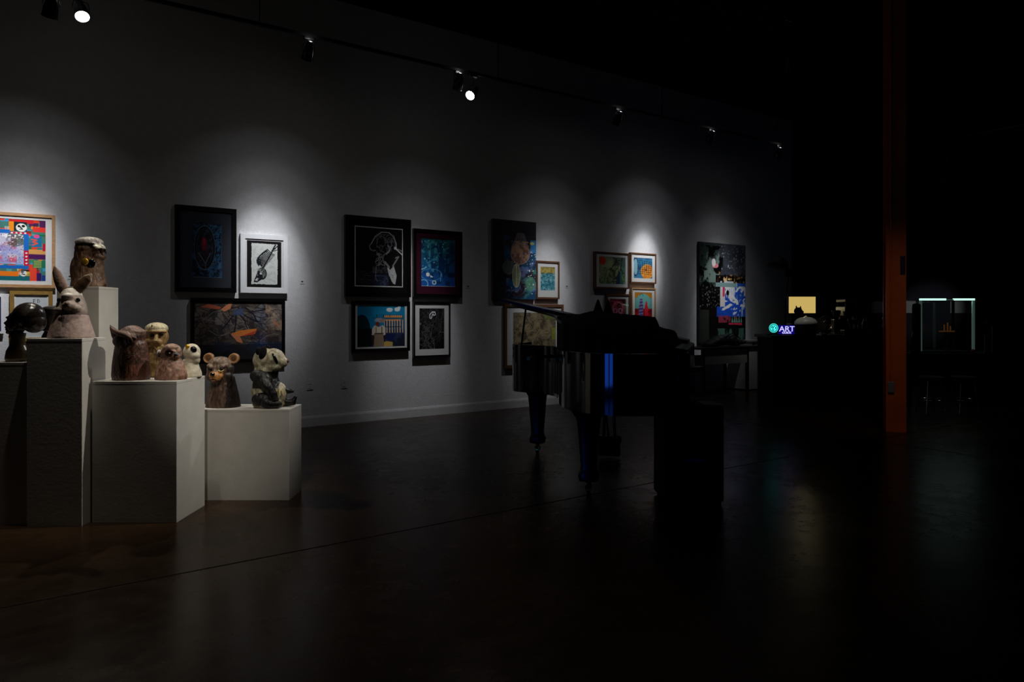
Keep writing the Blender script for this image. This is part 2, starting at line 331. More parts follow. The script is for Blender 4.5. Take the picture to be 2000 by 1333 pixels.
def ringbox(bm, x0, x1, z0, z1, t, y0, y1):
    """rectangular mitred ring between outer rect and inner rect inset by t (t may be 4-tuple l,r,b,t)"""
    l, r, bo, to = t if hasattr(t, '__len__') else (t,)*4
    def q(y): return [bm.verts.new((x0, y, z0)), bm.verts.new((x1, y, z0)), bm.verts.new((x1, y, z1)), bm.verts.new((x0, y, z1)),
                      bm.verts.new((x0+l, y, z0+bo)), bm.verts.new((x1-r, y, z0+bo)), bm.verts.new((x1-r, y, z1-to)), bm.verts.new((x0+l, y, z1-to))]
    A, B = q(y0), q(y1)
    for i in range(4):
        j = (i+1) % 4
        bm.faces.new((A[i], A[j], A[4+j], A[4+i])); bm.faces.new((B[i], B[4+i], B[4+j], B[j]))
        bm.faces.new((A[i], B[i], B[j], A[j])); bm.faces.new((A[4+i], A[4+j], B[4+j], B[4+i]))
PICTURES = {}
def picture(name, label, xl, xr, yt, yb, fw, fm_, painter, mt=None, mm='board', depth=.035, glass=True, refR=False, artm='art', mt2=None):
    s0, s1 = wall_s(xl, depth), wall_s(xr, depth); rx = xr if refR else xl
    z1, z0 = wall_z(rx, yt, depth), wall_z(rx, yb, depth)
    w_, h_ = s1-s0, z1-z0
    root = thing(name, label, 'framed picture' if fw else 'painting', W((s0+s1)/2, 0, z0), TH, 'pictures hung on the long white wall')
    X0, X1 = -w_/2, w_/2
    if fw:
        b = new(); ringbox(b, X0, X1, 0, h_, fw, -depth, -.002); build('frame', b, fm_, root)
        ax0, ax1, az0, az1 = X0+fw, X1-fw, fw, h_-fw; ya = -depth+.014
        if mt:
            ml, mr_, mb, mtp = mt
            b = new(); ringbox(b, ax0-.002, ax1+.002, az0-.002, az1+.002, (ml+.002, mr_+.002, mb+.002, mtp+.002), ya-.003, ya+.003); build('mat_board', b, mm, root)
            ax0 += ml; ax1 -= mr_; az0 += mb; az1 -= mtp
        pad = .004 if mt else .001
        ax0 -= pad; ax1 += pad; az0 -= pad; az1 += pad
    else:
        b = new(); box(b, (X0, -depth+.001, 0), (X1, -.002, h_), .002); build('stretcher', b, 'fblack' if fm_ is None else fm_, root)
        ax0, ax1, az0, az1, ya = X0, X1, 0, h_, -depth-.001
    pxw = (xr-xl)*(ax1-ax0)/w_; pxh = pxw*1.0*(az1-az0)/(ax1-ax0)*1.25
    nx = int(max(50, min(260, pxw*1.5))); nz = int(nx*(az1-az0)/(ax1-ax0)); nz = max(40, min(330, nz))
    art_mesh('artwork' if fw else 'painted_surface', painter(nx, nz), ax0, ax1, az0, az1, ya, artm, root)
    if fw and glass:
        b = new(); box(b, (X0+fw-.002, -depth+.004, fw-.002), (X1-fw+.002, -depth+.006, h_-fw+.002)); build('glass', b, 'pane', root)
    return root
# ------------------------------------------------------------------ the artworks
def p_quilt(w_, h_):
    p = Pic(w_, h_, (70, 130, 120)); R = np.random.RandomState(4)
    cols = [(235, 70, 40), (250, 140, 20), (240, 200, 60), (20, 130, 150), (30, 60, 140), (200, 20, 60), (20, 120, 70), (90, 30, 90), (245, 90, 70), (80, 170, 160), (130, 60, 40), (60, 160, 210)]
    for i in range(170):
        x, y = R.rand()*1.0, R.rand()*1.0; a, b_ = .03+R.rand()*.10, .02+R.rand()*.07; p.rect(x, y, x+a, y+b_, cols[R.randint(12)])
    for i in range(60):
        x, y = R.rand(), R.rand(); c = [(250, 230, 90), (20, 40, 50), (40, 170, 90), (250, 250, 240)][R.randint(4)]
        for k in range(4): p.rect(x+k*.011, y, x+k*.011+.005, y+.05, c)
    # rim of blocks near the right edge
    p.rect(.62, .93, .87, 1, (220, 30, 40)); p.rect(.62, .80, .67, .95, (250, 150, 20)); p.rect(.67, .80, .80, .95, (15, 40, 50)); p.rect(.86, .80, 1, .88, (240, 60, 50)); p.rect(.93, .88, 1, 1, (90, 30, 90))
    p.rect(.35, .76, .63, .82, (20, 110, 200)); p.rect(.63, .75, .82, .79, (205, 10, 60))
    p.el(.745, .86, .055, .065, (245, 245, 240)); p.el(.72, .88, .014, .02, (10, 10, 10)); p.el(.765, .885, .018, .02, (10, 10, 10)); p.line([(.735, .87), (.74, .85), (.75, .85)], .007, (10, 10, 10)); p.line([(.725, .83), (.76, .832)], .004, (10, 10, 10))
    p.rect(.0, .27, .77, .76, (205, 200, 220))
    p.blotch(6, .40, .52, (225, 80, 110), .85, 3, 0, .30, .70, .72); p.blotch(8, .5, .56, (70, 80, 70), .7, 5, 0, .27, .77, .76); p.blotch(9, .5, .6, (150, 160, 230), .6, 8, .5, .27, .77, .6)
    p.dots(500, .0045, [(30, 40, 40), (250, 250, 250), (60, 70, 160), (90, 150, 90)], 0, .27, .77, .76, 11); p.dots(60, .006, [(250, 250, 250)], .3, .69, .77, .74, 5)
    p.rect(.77, .50, .82, .76, (20, 110, 200)); p.rect(.77, .25, .82, .50, (205, 10, 60)); p.rect(.5, .20, .82, .25, (20, 110, 200)); p.rect(0, .20, .5, .25, (205, 10, 60))
    for k in range(4): p.el(.795, .29+k*.055, .012, .012, (250, 240, 240))
    for k in range(9): p.el(.05+k*.05, .225, .012, .012, (250, 240, 240))
    for k in range(4): p.el(.65+k*.045, .77, .012, .012, (250, 240, 240))
    p.rect(.47, .08, .72, .155, (252, 130, 20)); p.rect(.3, .02, .5, .14, (120, 55, 40)); p.rect(.5, .0, .83, .08, (20, 110, 120)); p.rect(.83, .0, .90, .24, (245, 75, 50)); p.rect(.90, .0, .95, .14, (60, 20, 100)); p.rect(.82, .36, 1, .44, (80, 20, 90)); p.rect(.82, .44, 1, .52, (225, 165, 90))
    p.rect(.84, .56, .95, .74, (20, 120, 170)); p.el(.9, .73, .03, .03, (240, 80, 150)); p.line([(.85, .68), (.9, .67), (.86, .64), (.91, .62), (.86, .59)], .008, (240, 90, 60)); p.rect(.96, .5, 1, .62, (200, 20, 50))
    p.rect(.86, .22, 1, .34, (40, 120, 90)); 
    for k in range(6): p.rect(.87, .23+k*.02, .95, .237+k*.02, (235, 230, 90))
    p.el(.765, .13, .035, .05, (245, 245, 240)); p.el(.755, .15, .018, .012, (10, 10, 10)); p.line([(.75, .12), (.78, .11)], .006, (10, 10, 10)); p.rect(.74, .165, .82, .185, (20, 20, 30))
    return p
def p_navy(w_, h_): p = Pic(w_, h_, (22, 44, 104)); p.blotch(5, .4, .8, (50, 90, 170), .5, 2); return p
def p_ed(w_, h_):
    p = Pic(w_, h_, (216, 222, 224)); k = (70, 70, 76)
    p.line([(.62, .82), (.56, .82), (.56, .90), (.62, .90)], .010, k); p.line([(.56, .86), (.61, .86)], .010, k)     # E
    p.line([(.68, .82), (.68, .90), (.72, .90), (.745, .86), (.72, .82), (.68, .82)], .010, k)                      # D
    p.line([(.30, .55), (.42, .62), (.55, .52), (.68, .6)], .012, k); p.ring(.5, .35, .2, .14, .06, k); return p
def p_leaf(w_, h_):
    p = Pic(w_, h_, (10, 16, 30)); p.blotch(14, .45, .62, (40, 80, 120), .75, 3); p.blotch(30, .5, .6, (60, 110, 140), .6, 6, .5, 0, 1, 1); p.dots(90, .006, [(80, 130, 160), (30, 60, 90)], .45, .05, 1, 1, 7)
    p.el(.42, .55, .34, .40, (14, 14, 20)); p.ring(.42, .55, .34, .40, .02, (70, 90, 105)); p.ring(.42, .55, .26, .33, .02, (40, 50, 62))
    p.blotch(10, .5, .7, (70, 80, 100), .5, 9, .15, .2, .7, .9); p.el(.40, .62, .09, .13, (92, 16, 38)); p.el(.40, .66, .045, .06, (140, 24, 50)); p.line([(.22, .45), (.45, .26), (.60, .46)], .014, (80, 88, 100)); p.line([(.45, .26), (.45, .14)], .010, (70, 78, 90))
    p.poly([(.33, .5), (.45, .3), (.54, .5)], (40, 20, 34)); p.rect(0, 0, 1, .012, (150, 165, 185)); p.rect(.97, 0, 1, 1, (90, 110, 130), .6); p.lift = 1.25; return p
def p_skel(w_, h_):
    p = Pic(w_, h_, (16, 15, 17)); R = np.random.RandomState(3)
    n = p.noise(14, 4)*.03; m = (p.u > .13+n) & (p.u < .86+n) & (p.v > .06+n) & (p.v < .92+n); p.put(m, (222, 226, 222)); p.blotch(20, .5, .6, (190, 200, 195), .6, 4, .18, .1, .82, .88)
    k = (24, 26, 34)
    p.line([(.80, .90), (.70, .74), (.60, .60), (.50, .47), (.46, .40)], .020, k)
    p.line([(.74, .80), (.88, .90)], .012, k); p.line([(.72, .78), (.90, .82)], .010, k); p.line([(.78, .86), (.82, .95-.03)], .012, k)
    for i in range(15):
        t = i/14; x = .70-.26*t; y = .74-.30*t; L = .10+.17*math.sin(PI*min(1, .1+t*.9)); p.line([(x, y), (x-L*.75, y+.06+.02*(1-t)), (x-L, y+.02)], .0135, k); p.line([(x, y), (x+.07*(1-t)+.03, y-.035)], .010, k)
    p.el(.44, .30, .13, .13, k, 1, 0); p.poly([(.54, .38), (.34, .40), (.20, .12), (.30, .11), (.52, .22)], k); p.scribble(14, .008, (150, 154, 150), .30, .18, .52, .40, 5); p.el(.40, .30, .03, .022, (210, 214, 210))
    p.poly([(.24, .17), (.36, .20), (.26, .14)], (222, 226, 222))
    p.line([(.3, .2), (.26, .16), (.31, .15)], .01, (222, 226, 222)); p.line([(.74, .84), (.84, .92)], .008, k); p.line([(.70, .8), (.83, .84)], .007, k); return p
def p_collage(w_, h_):
    p = Pic(w_, h_, (74, 66, 60)); p.blotch(8, .4, .62, (104, 98, 94), .8, 2); p.blotch(14, .5, .66, (40, 34, 38), .8, 7); p.blotch(5, .52, .7, (96, 106, 122), .8, 12, .25, .45, .8, 1)
    p.scribble(70, .0035, (44, 36, 34), 0, .1, 1, 1, 4, .08); p.scribble(16, .0025, (116, 106, 98), 0, .15, 1, 1, 9, .07); p.rect(0, 0, 1, .26, (24, 22, 26), .75); p.blotch(6, .45, .6, (30, 40, 60), .6, 15, 0, 0, 1, .3)
    for pts, c in (([(.06, .9), (.16, .95), (.30, .90), (.27, .86), (.15, .88)], (176, 88, 60)), ([(.29, .86), (.34, .92), (.42, 1.0), (.40, .88), (.33, .82)], (206, 128, 88)), ([(.40, .44), (.50, .50), (.70, .53), (.68, .44), (.52, .40)], (208, 116, 50)), ([(.52, .40), (.70, .50), (.66, .42)], (160, 50, 40)), ([(.40, .44), (.48, .30), (.54, .28), (.50, .42)], (196, 120, 84)), ([(.88, .7), (.96, .6), (.97, .55), (.9, .62)], (156, 84, 60))): p.poly(pts, c, .85)
    k = (20, 22, 32)
    for pts in ([(.44, .78), (.36, .62), (.30, .52)], [(.46, .78), (.46, .62), (.44, .48)], [(.50, .78), (.56, .66), (.58, .56)], [(.52, .8), (.62, .70), (.72, .64)], [(.60, .82), (.72, .84), (.80, .86)], [(.56, .9), (.66, .78), (.70, .66)]): p.line(pts, .007, k)
    p.poly([(.42, .76), (.55, .76), (.54, .88), (.44, .86)], (58, 72, 104), .8); p.blotch(10, .5, .7, (180, 150, 120), .5, 21, .8, .5, 1, 1); p.lift = 1.4; return p
def p_portrait(w_, h_):
    p = Pic(w_, h_, (9, 9, 10)); g = (120, 120, 124); wh = (170, 170, 172)
    p.line([(.34, .72), (.30, .68), (.32, .62), (.38, .60), (.42, .61)], .008, g); p.line([(.34, .72), (.42, .84), (.55, .92), (.70, .92), (.80, .85), (.85, .74), (.85, .66)], .009, (140, 140, 142))
    p.line([(.82, .67), (.99, .55)], .010, wh); p.line([(.82, .67), (.97, .62)], .008, g); p.el(.83, .665, .03, .024, wh)
    p.line([(.68, .70), (.72, .66), (.70, .60), (.64, .56)], .016, (130, 130, 132)); p.scribble(26, .005, (90, 90, 94), .45, .55, .82, .88, 5, .1); p.line([(.46, .56), (.50, .50), (.48, .45), (.42, .42)], .007, g); p.line([(.48, .56), (.52, .54)], .008, g); p.scribble(14, .005, (110, 110, 112), .42, .36, .62, .54, 8, .12)
    p.line([(.84, .5), (.90, .52), (.84, .44), (.78, .36)], .014, (100, 100, 104)); p.line([(.62, .42), (.70, .34)], .018, (110, 110, 112))
    for i in range(9): y = .06+i*.022; p.line([(.02, y+.02), (.35, y-.01+.01*(i % 3))], .0028, (64, 64, 68))
    p.rect(.36, .23, .68, .34, (70, 70, 74), .8); p.blotch(26, .45, .55, (16, 16, 18), .9, 4, .36, .23, .68, .34); p.rect(.36, .03, .70, .22, (26, 30, 46)); p.line([(.44, .34), (.42, .16), (.46, .1)], .006, g); p.scribble(10, .005, (60, 66, 84), .38, .03, .68, .2, 12)
    p.poly([(.66, .34), (.73, .30), (.80, .36), (.86, .20), (.83, .05), (.78, .07), (.70, .2)], (150, 150, 150)); R = np.random.RandomState(2)
    for i in range(110): x = .68+R.rand()*.17; y = .07+R.rand()*.26; p.rect(x, y, x+.008, y+.007, (12, 12, 12))
    p.lift = 1.4; return p
def p_teal(w_, h_):
    p = Pic(w_, h_, (20, 96, 128)); v = np.clip((p.v-.1)/.8, 0, 1); p.a = np.array((28, 86, 168))*(1-v[..., None])+np.array((24, 96, 104))*v[..., None]
    p.blotch(9, .48, .62, (12, 50, 90), .8, 2); p.blotch(12, .55, .66, (90, 180, 200), .7, 5, 0, .3, .8, 1); p.dots(40, .016, [(110, 200, 215), (50, 140, 170)], 0, .4, .75, .95, 4)
    p.poly([(.48, .30), (.52, .50), (.50, .60), (.56, .66), (.62, .62), (.70, .56), (.68, .30), (.66, .14), (.60, .3), (.58, .14)], (16, 60, 110)); p.el(.57, .66, .045, .035, (16, 50, 90)); p.line([(.58, .3), (.56, .12)], .012, (100, 170, 220))
    p.blotch(7, .5, .62, (10, 40, 80), .8, 9, .7, .2, 1, .8); p.el(.20, .25, .055, .04, (225, 235, 240)); p.poly([(.26, .24), (.36, .20), (.28, .19)], (220, 230, 240)); p.ring(.38, .09, .05, .035, .3, (190, 220, 235)); p.ring(.08, .06, .12, .08, .12, (120, 190, 220)); p.ring(.3, .25, .3, .12, .04, (80, 160, 210))
    p.line([(.02, .35), (.12, .38)], .012, (150, 210, 225)); p.rect(0, 0, 1, .018, (210, 225, 240)); p.lift = 1.1; return p
def p_street(w_, h_):
    p = Pic(w_, h_, (16, 126, 172)); p.blotch(4, .4, .7, (30, 150, 190), .7, 3); p.rect(0, 0, 1, .42, (30, 34, 54)); p.blotch(10, .5, .65, (54, 70, 112), .7, 5, 0, 0, 1, .42)
    p.el(.10, .42, .17, .36, (12, 48, 58)); p.rect(0, 0, .3, .45, (10, 20, 26)); p.el(.67, .90, .07, .05, (225, 235, 235)); p.el(.83, .91, .06, .05, (225, 235, 235)); p.el(.87, .96, .03, .05, (225, 235, 235)); p.el(.75, .88, .02, .04, (16, 126, 172))
    p.rect(.58, .56, 1, .74, (50, 110, 130)); p.rect(.56, .70, .93, .77, (230, 160, 100)); p.rect(.56, .62, .90, .67, (226, 150, 90)); p.rect(.30, .70, .95, .715, (24, 30, 40))
    for k in range(8): x = .55+k*.055; p.rect(x, .34, x+.02, .66, (216, 190, 160)); p.rect(x+.02, .3, x+.045, .64, (40, 60, 90))
    for k in range(12): x = .4+k*.045; p.rect(x, .72, x+.008, .79, (24, 30, 40))
    p.rect(.55, .48, .9, .50, (30, 36, 52)); p.el(.45, .65, .09, .055, (150, 160, 176)); p.el(.51, .64, .05, .05, (170, 130, 124)); p.el(.42, .56, .045, .05, (120, 50, 34))
    p.poly([(.31, .46), (.36, .53), (.44, .48), (.52, .53), (.58, .48), (.58, .30), (.54, .28), (.53, .34), (.36, .34), (.34, .28), (.30, .30)], (218, 205, 186)); p.poly([(.36, .34), (.53, .34), (.56, .02), (.34, .02)], (150, 128, 106)); p.rect(.36, .315, .54, .34, (60, 50, 48)); p.rect(.385, .33, .40, .5, (110, 90, 80)); p.rect(.50, .33, .515, .5, (110, 90, 80))
    p.el(.42, .535, .025, .04, (130, 50, 36)); p.rect(.30, .12, .34, .30, (60, 36, 30)); p.rect(.55, .02, .73, .12, (206, 172, 90)); p.poly([(.55, .12), (.6, .15), (.73, .12)], (180, 150, 80)); p.rect(.62, .16, .76, .32, (24, 40, 100), .8); p.lift = 1.1; return p
def p_scratch(w_, h_):
    p = Pic(w_, h_, (16, 16, 17)); p.blotch(6, .5, .7, (52, 52, 54), .7, 2); p.scribble(44, .006, (66, 66, 68), 0, 0, 1, 1, 5, .13); p.scribble(30, .005, (96, 96, 96), 0, 0, .6, .6, 8, .09); p.dots(20, .02, [(76, 76, 76)], 0, .1, .6, .7, 3)
    p.line([(.42, .76), (.42, .84), (.50, .90), (.62, .90), (.64, .84), (.58, .82), (.54, .86), (.50, .80), (.46, .74), (.42, .76)], .014, (220, 220, 220)); p.el(.06, .62, .035, .03, (110, 104, 80)); p.line([(.8, .42), (.98, .41)], .008, (110, 110, 110)); p.lift = 1.2; return p
def p_floral(w_, h_):
    p = Pic(w_, h_, (30, 26, 32)); p.blotch(5, .42, .6, (24, 58, 84), .9, 3, .25, 0, 1, .8); p.blotch(9, .5, .62, (90, 100, 140), .6, 6, .3, .1, 1, .65); p.blotch(7, .5, .65, (16, 26, 20), .8, 9, .5, .7, 1, 1); p.rect(.86, .60, 1, .76, (50, 110, 160), .7); p.el(.9, .72, .05, .02, (150, 150, 90))
    p.blotch(8, .5, .64, (50, 100, 86), .8, 16, .6, 0, 1, .4); p.blotch(7, .46, .6, (14, 60, 96), .9, 19, .2, .0, .6, .28)
    p.el(.62, .60, .22, .15, (92, 68, 58)); p.blotch(14, .45, .6, (150, 116, 92), .8, 12, .42, .47, .84, .74); p.ring(.62, .58, .21, .13, .05, (120, 100, 90))
    for k in range(8): p.line([(.45+k*.05, .68), (.56+k*.02, .84)], .006, (100, 90, 92))
    p.el(.36, .40, .15, .09, (62, 70, 66)); p.el(.53, .30, .095, .15, (98, 106, 84)); p.ring(.53, .30, .09, .145, .05, (140, 140, 116)); p.line([(.53, .16), (.53, .44)], .006, (150, 140, 110)); p.el(.87, .20, .12, .09, (70, 110, 84), .7)
    p.dots(140, .007, [(120, 60, 90), (70, 90, 160), (100, 130, 150), (170, 160, 150)], .4, .05, 1, .6, 5); p.el(.84, .37, .018, .014, (215, 225, 225)); p.dots(30, .01, [(70, 64, 64), (52, 48, 50)], 0, 0, .3, 1, 8); p.dots(14, .012, [(200, 200, 190)], .8, .02, 1, .65, 3); p.lift = 1.5; return p
def p_sea(w_, h_): p = Pic(w_, h_, (80, 160, 176)); p.rect(0, .7, 1, 1, (190, 170, 90)); p.blotch(9, .45, .6, (30, 100, 120), .8, 3, 0, 0, 1, .75, 2); p.blotch(12, .5, .62, (110, 100, 60), .8, 6, 0, .68, 1, 1); p.blotch(14, .55, .65, (180, 215, 220), .8, 9, 0, 0, 1, .7); return p
def p_map(w_, h_):
    p = Pic(w_, h_, (128, 116, 92)); p.blotch(8, .42, .6, (92, 80, 62), .9, 3); p.scribble(60, .004, (46, 38, 32), 0, 0, 1, 1, 7, .08); p.rect(.72, .85, 1, 1, (110, 124, 60), .7); p.blotch(12, .52, .62, (160, 146, 110), .7, 8); p.rect(.9, .4, 1, .66, (150, 160, 60), .8); p.lift = 1.1; return p
def p_tree(w_, h_):
    p = Pic(w_, h_, (120, 130, 96)); p.blotch(5, .4, .6, (150, 160, 120), .8, 2); p.el(.14, .84, .13, .15, (196, 56, 40)); p.blotch(9, .5, .6, (70, 84, 40), .8, 5, 0, 0, .6, .6); p.rect(.8, .3, 1, 1, (60, 100, 100), .7); p.rect(.55, .65, 1, 1, (60, 80, 84), .5)
    p.poly([(.62, 0), (.74, .5), (.78, .5), (.94, 0)], (30, 60, 90)); p.scribble(26, .010, (44, 54, 40), .4, .1, .95, .98, 8, .1); p.line([(.2, .1), (.3, .5), (.5, .6), (.66, .9)], .010, (60, 70, 40)); p.rect(.78, .0, .98, .4, (90, 140, 100), .5); p.lift = 1.35; return p
def p_fish(w_, h_):
    p = Pic(w_, h_, (60, 130, 170)); p.blotch(6, .45, .6, (40, 80, 130), .8, 2, 0, .4, 1, 1); p.el(.72, .35, .34, .34, (236, 160, 60)); p.blotch(10, .5, .62, (220, 120, 30), .8, 5, .4, 0, 1, .6); p.el(.12, .55, .11, .42, (130, 180, 196)); p.ring(.12, .55, .12, .40, .07, (20, 40, 60))
    for k in range(7): p.line([(.22+k*.12, .92-k*.02), (.24+k*.11, .2+k*.02)], .010, (20, 40, 60)); p.line([(.2, .86-k*.1), (.95, .8-k*.1)], .008, (20, 40, 60), .8)
    p.el(.66, .42, .05, .05, (90, 40, 40)); return p
def p_red(w_, h_): p = Pic(w_, h_, (130, 24, 40)); p.blotch(7, .45, .58, (40, 12, 20), .8, 2); p.ring(.5, .62, .3, .24, .12, (190, 120, 140)); p.ring(.36, .55, .10, .08, .3, (210, 140, 160)); p.ring(.64, .55, .10, .08, .3, (210, 140, 160)); p.scribble(24, .014, (190, 90, 110), .1, 0, .9, .9, 4, .1); p.rect(.93, 0, 1, 1, (90, 110, 50)); p.lift = 1.2; return p
def p_figure(w_, h_):
    p = Pic(w_, h_, (110, 180, 170)); p.rect(0, .85, 1, 1, (200, 130, 30)); p.blotch(5, .45, .6, (190, 120, 30), .9, 3, 0, .7, 1, 1); p.el(.5, .75, .4, .2, (120, 190, 184)); p.rect(0, 0, 1, .56, (190, 24, 30)); p.blotch(8, .5, .6, (120, 16, 22), .9, 6, 0, 0, 1, .56)
    p.poly([(.24, 0), (.24, .6), (.32, .82), (.44, .82), (.5, .6), (.48, 0)], (96, 70, 140)); p.poly([(.58, .1), (.56, .6), (.66, .78), (.76, .6), (.8, .1)], (226, 40, 60)); p.el(.68, .7, .05, .04, (230, 60, 70))
    for k in range(9): p.line([(.25, .08+k*.085), (.48, .1+k*.085)], .014, (150, 180, 190)); 
    p.line([(.3, .9), (.4, .96), (.5, .9)], .014, (60, 110, 130)); return p
def p_graffiti(w_, h_):
    p = Pic(w_, h_, (52, 66, 62)); p.blotch(5, .45, .6, (130, 150, 142), .8, 3, 0, .6, .5, 1); p.rect(.42, .66, 1, 1, (58, 60, 70)); p.blotch(8, .4, .7, (84, 90, 98), .7, 5, .42, .66, 1, 1); p.dots(70, .008, [(180, 190, 190), (120, 130, 140)], .4, .68, 1, .98, 6)
    p.blotch(8, .46, .54, (8, 8, 9), 1, 9, 0, .55, .5, .97); p.rect(.34, .60, 1, .68, (14, 11, 10)); p.dots(50, .016, [(60, 40, 26), (10, 10, 10), (160, 120, 70)], .34, .6, 1, .7, 8); p.dots(5, .02, [(240, 200, 140)], .5, .62, .65, .66, 2)
    p.rect(0, .30, .46, .56, (14, 12, 13)); p.dots(160, .010, [(70, 64, 66), (8, 8, 8), (110, 110, 106)], 0, .26, .48, .58, 12); p.rect(0, 0, .22, .33, (48, 52, 44)); p.rect(.2, 0, .36, .35, (20, 14, 14))
    p.rect(.46, .34, 1, .60, (40, 92, 190)); p.rect(.36, .26, 1, .36, (30, 76, 180)); p.blotch(6, .5, .56, (214, 216, 224), .95, 14, .44, .32, 1, .62, .4); R = np.random.RandomState(6)
    for k in range(34): x = .44+R.rand()*.56; y = .3+R.rand()*.28; L = .04+R.rand()*.10; p.rect(x, y-L*.5, x+.012+R.rand()*.014, y+L*.5, [(225, 228, 236), (36, 84, 190), (170, 196, 230)][R.randint(3)])
    p.scribble(14, .016, (232, 234, 240), .46, .28, .98, .56, 9, .12); p.scribble(10, .016, (30, 80, 200), .4, .24, 1, .5, 11, .12); p.rect(.44, .36, .54, .54, (224, 214, 214)); p.rect(.49, .46, .53, .56, (216, 60, 100)); p.rect(.34, .56, .8, .60, (130, 160, 160)); p.el(.60, .50, .03, .03, (12, 16, 12))
    p.el(.33, .77, .07, .025, (216, 130, 140)); p.el(.3, .80, .04, .04, (230, 225, 225)); p.rect(.2, .12, 1, .26, (14, 12, 14)); p.blotch(7, .45, .55, (160, 60, 80), .9, 20, .4, .2, .8, .27); p.rect(.62, .17, .92, .195, (214, 50, 84)); p.rect(.36, 0, 1, .14, (66, 100, 88)); p.blotch(9, .48, .56, (12, 14, 12), .9, 22, .3, 0, 1, .18, .4)
    for k in range(26): x = .25+R.rand()*.75; y = R.rand()*.3; p.rect(x, y-.1, x+.008, y, (14, 16, 15))
    for k in range(5): p.poly([(.68+k*.05, .2), (.70+k*.05, .26+.02*(k % 2)), (.72+k*.05, .2)], (110, 160, 140))
    p.lift = 1.1; return p
picture('framed_picture', 'navy print at the left edge of the photo, below the quilt collage', -95, 7, 576, 652, .02, 'fwhite', p_navy, refR=True, mt=(.02, .0, .0, .0))
picture('framed_picture', 'large pale-oak-framed patchwork collage of bright colours with pink and speckled centre', -125, 108, 421, 563, .028, 'oak', p_quilt, (.03, .05, .035, .03), refR=True)
picture('framed_picture', 'gold-framed white print lettered ED, behind the dark carved heads', 19, 103, 568, 668, .035, 'gold', p_ed, (.01, .01, .01, .01))
picture('framed_picture', 'black-framed dark blue print of a leaf shape with a red heart', 342, 462, 399, 570, .05, 'fblack', p_leaf, (.12, .10, .11, .13), 'board_grey', depth=.045)
picture('framed_picture', 'white-framed print of a black fish skeleton on cream paper', 470, 562, 456, 572, .05, 'fwhite', p_skel, (.02, .02, .015, .02), depth=.045)
picture('framed_picture', 'wide black-framed brown collage with orange shapes, behind bear and panda', 373, 557, 582, 712, .035, 'fblack', p_collage, depth=.05)
picture('framed_picture', 'largest black-framed print: white scratched profile portrait on black', 675, 803, 419, 579, .05, 'fblack', p_portrait, (.072, .06, .075, .075), 'board_black', depth=.05, mt2=1)
picture('framed_picture', 'black-framed teal print of a wading figure with wine red mat', 808, 903, 446, 580, .04, 'fblack', p_teal, (.075, .065, .10, .075), 'board_wine', depth=.045)
picture('framed_picture', 'black-framed colour print of a person in white before buildings under blue sky', 688, 801, 588, 689, .04, 'fblack', p_street, (.03, .028, .02, .02), depth=.045)
picture('framed_picture', 'black-framed narrow dark drawing with wide pale mat, below the teal print', 808, 880, 590, 699, .022, 'fblack', p_scratch, (.065, .065, .08, .06), depth=.045)
picture('canvas_painting', 'tall unframed dark floral canvas in blues and browns', 963, 1047, 427, 584, 0, 'walnut', p_floral, depth=.05, artm='oil')
picture('framed_picture', 'small walnut-framed sea print beside the tall floral canvas', 1048, 1093, 509, 584, .025, 'walnut', p_sea, (.055, .055, .10, .06), depth=.04)
picture('framed_picture', 'large brown-wood-framed sepia drawing half hidden behind the piano', 986, 1101, 594, 720, .04, 'walnut', p_map, (.11, .10, .09, .08), depth=.04)
picture('framed_picture', 'wood-framed green print with red sun, upper left of the four small prints', 1163, 1229, 491, 563, .022, 'walnut', p_tree, (.06, .05, .05, .05), depth=.06)
picture('framed_picture', 'wood-framed blue and orange print, upper right of the four small prints', 1232, 1282, 493, 553, .022, 'walnut', p_fish, (.055, .06, .06, .055), depth=.05)
picture('framed_picture', 'wood-framed dark red print peeping over the piano lid', 1185, 1231, 574, 645, .028, 'walnut', p_red, (.045, .05, .05, .05), depth=.05)
picture('framed_picture', 'wood-framed print of red and violet figures, lower right of the four small prints', 1234, 1281, 562, 655, .022, 'oak', p_figure, (.055, .055, .06, .05), depth=.05)
picture('canvas_painting', 'large black and white graffiti canvas with blue drips, farthest on the wall', 1366, 1456, 472, 670, 0, 'fblack', p_graffiti, depth=.05, artm='oil')
# white inner line of the portrait print
def inner_line(o, l):
    me = [c for c in o.children if c.name.startswith('artwork')][0]
    bbx = [Vector(v) for v in me.bound_box]; x0 = min(v.x for v in bbx); x1 = max(v.x for v in bbx); z0 = min(v.z for v in bbx); z1 = max(v.z for v in bbx); y = bbx[0].y
    b = new(); ringbox(b, x0, x1, z0, z1, l, y-.003, y-.001); build('bevel_line', b, 'board', o)
for o in list(COL.objects):
    if o.get('label', '').startswith('largest black-framed'): inner_line(o, .014)
for (px, py, lab) in ((137, 541, 'small white title card above the rabbit'), (590, 551, 'small white title card right of the fish skeleton print'), (914, 560, 'small white title card right of the teal print'), (1107, 560, 'small white title card right of the small sea print')):
    b = new(); box(b, (-.022, -.004, -.022), (.022, -.001, .022)); s = wall_s(px); c = build('title_card', b, 'card'); c.location = W(s, 0, wall_z(px, py)); c.rotation_euler = (0, 0, TH); tag(c, lab, 'card', 'title cards on the wall')
    b = new(); box(b, (-.012, -.005, -.004), (.012, -.0042, .010)); build('printed_text', b, 'tape', c)
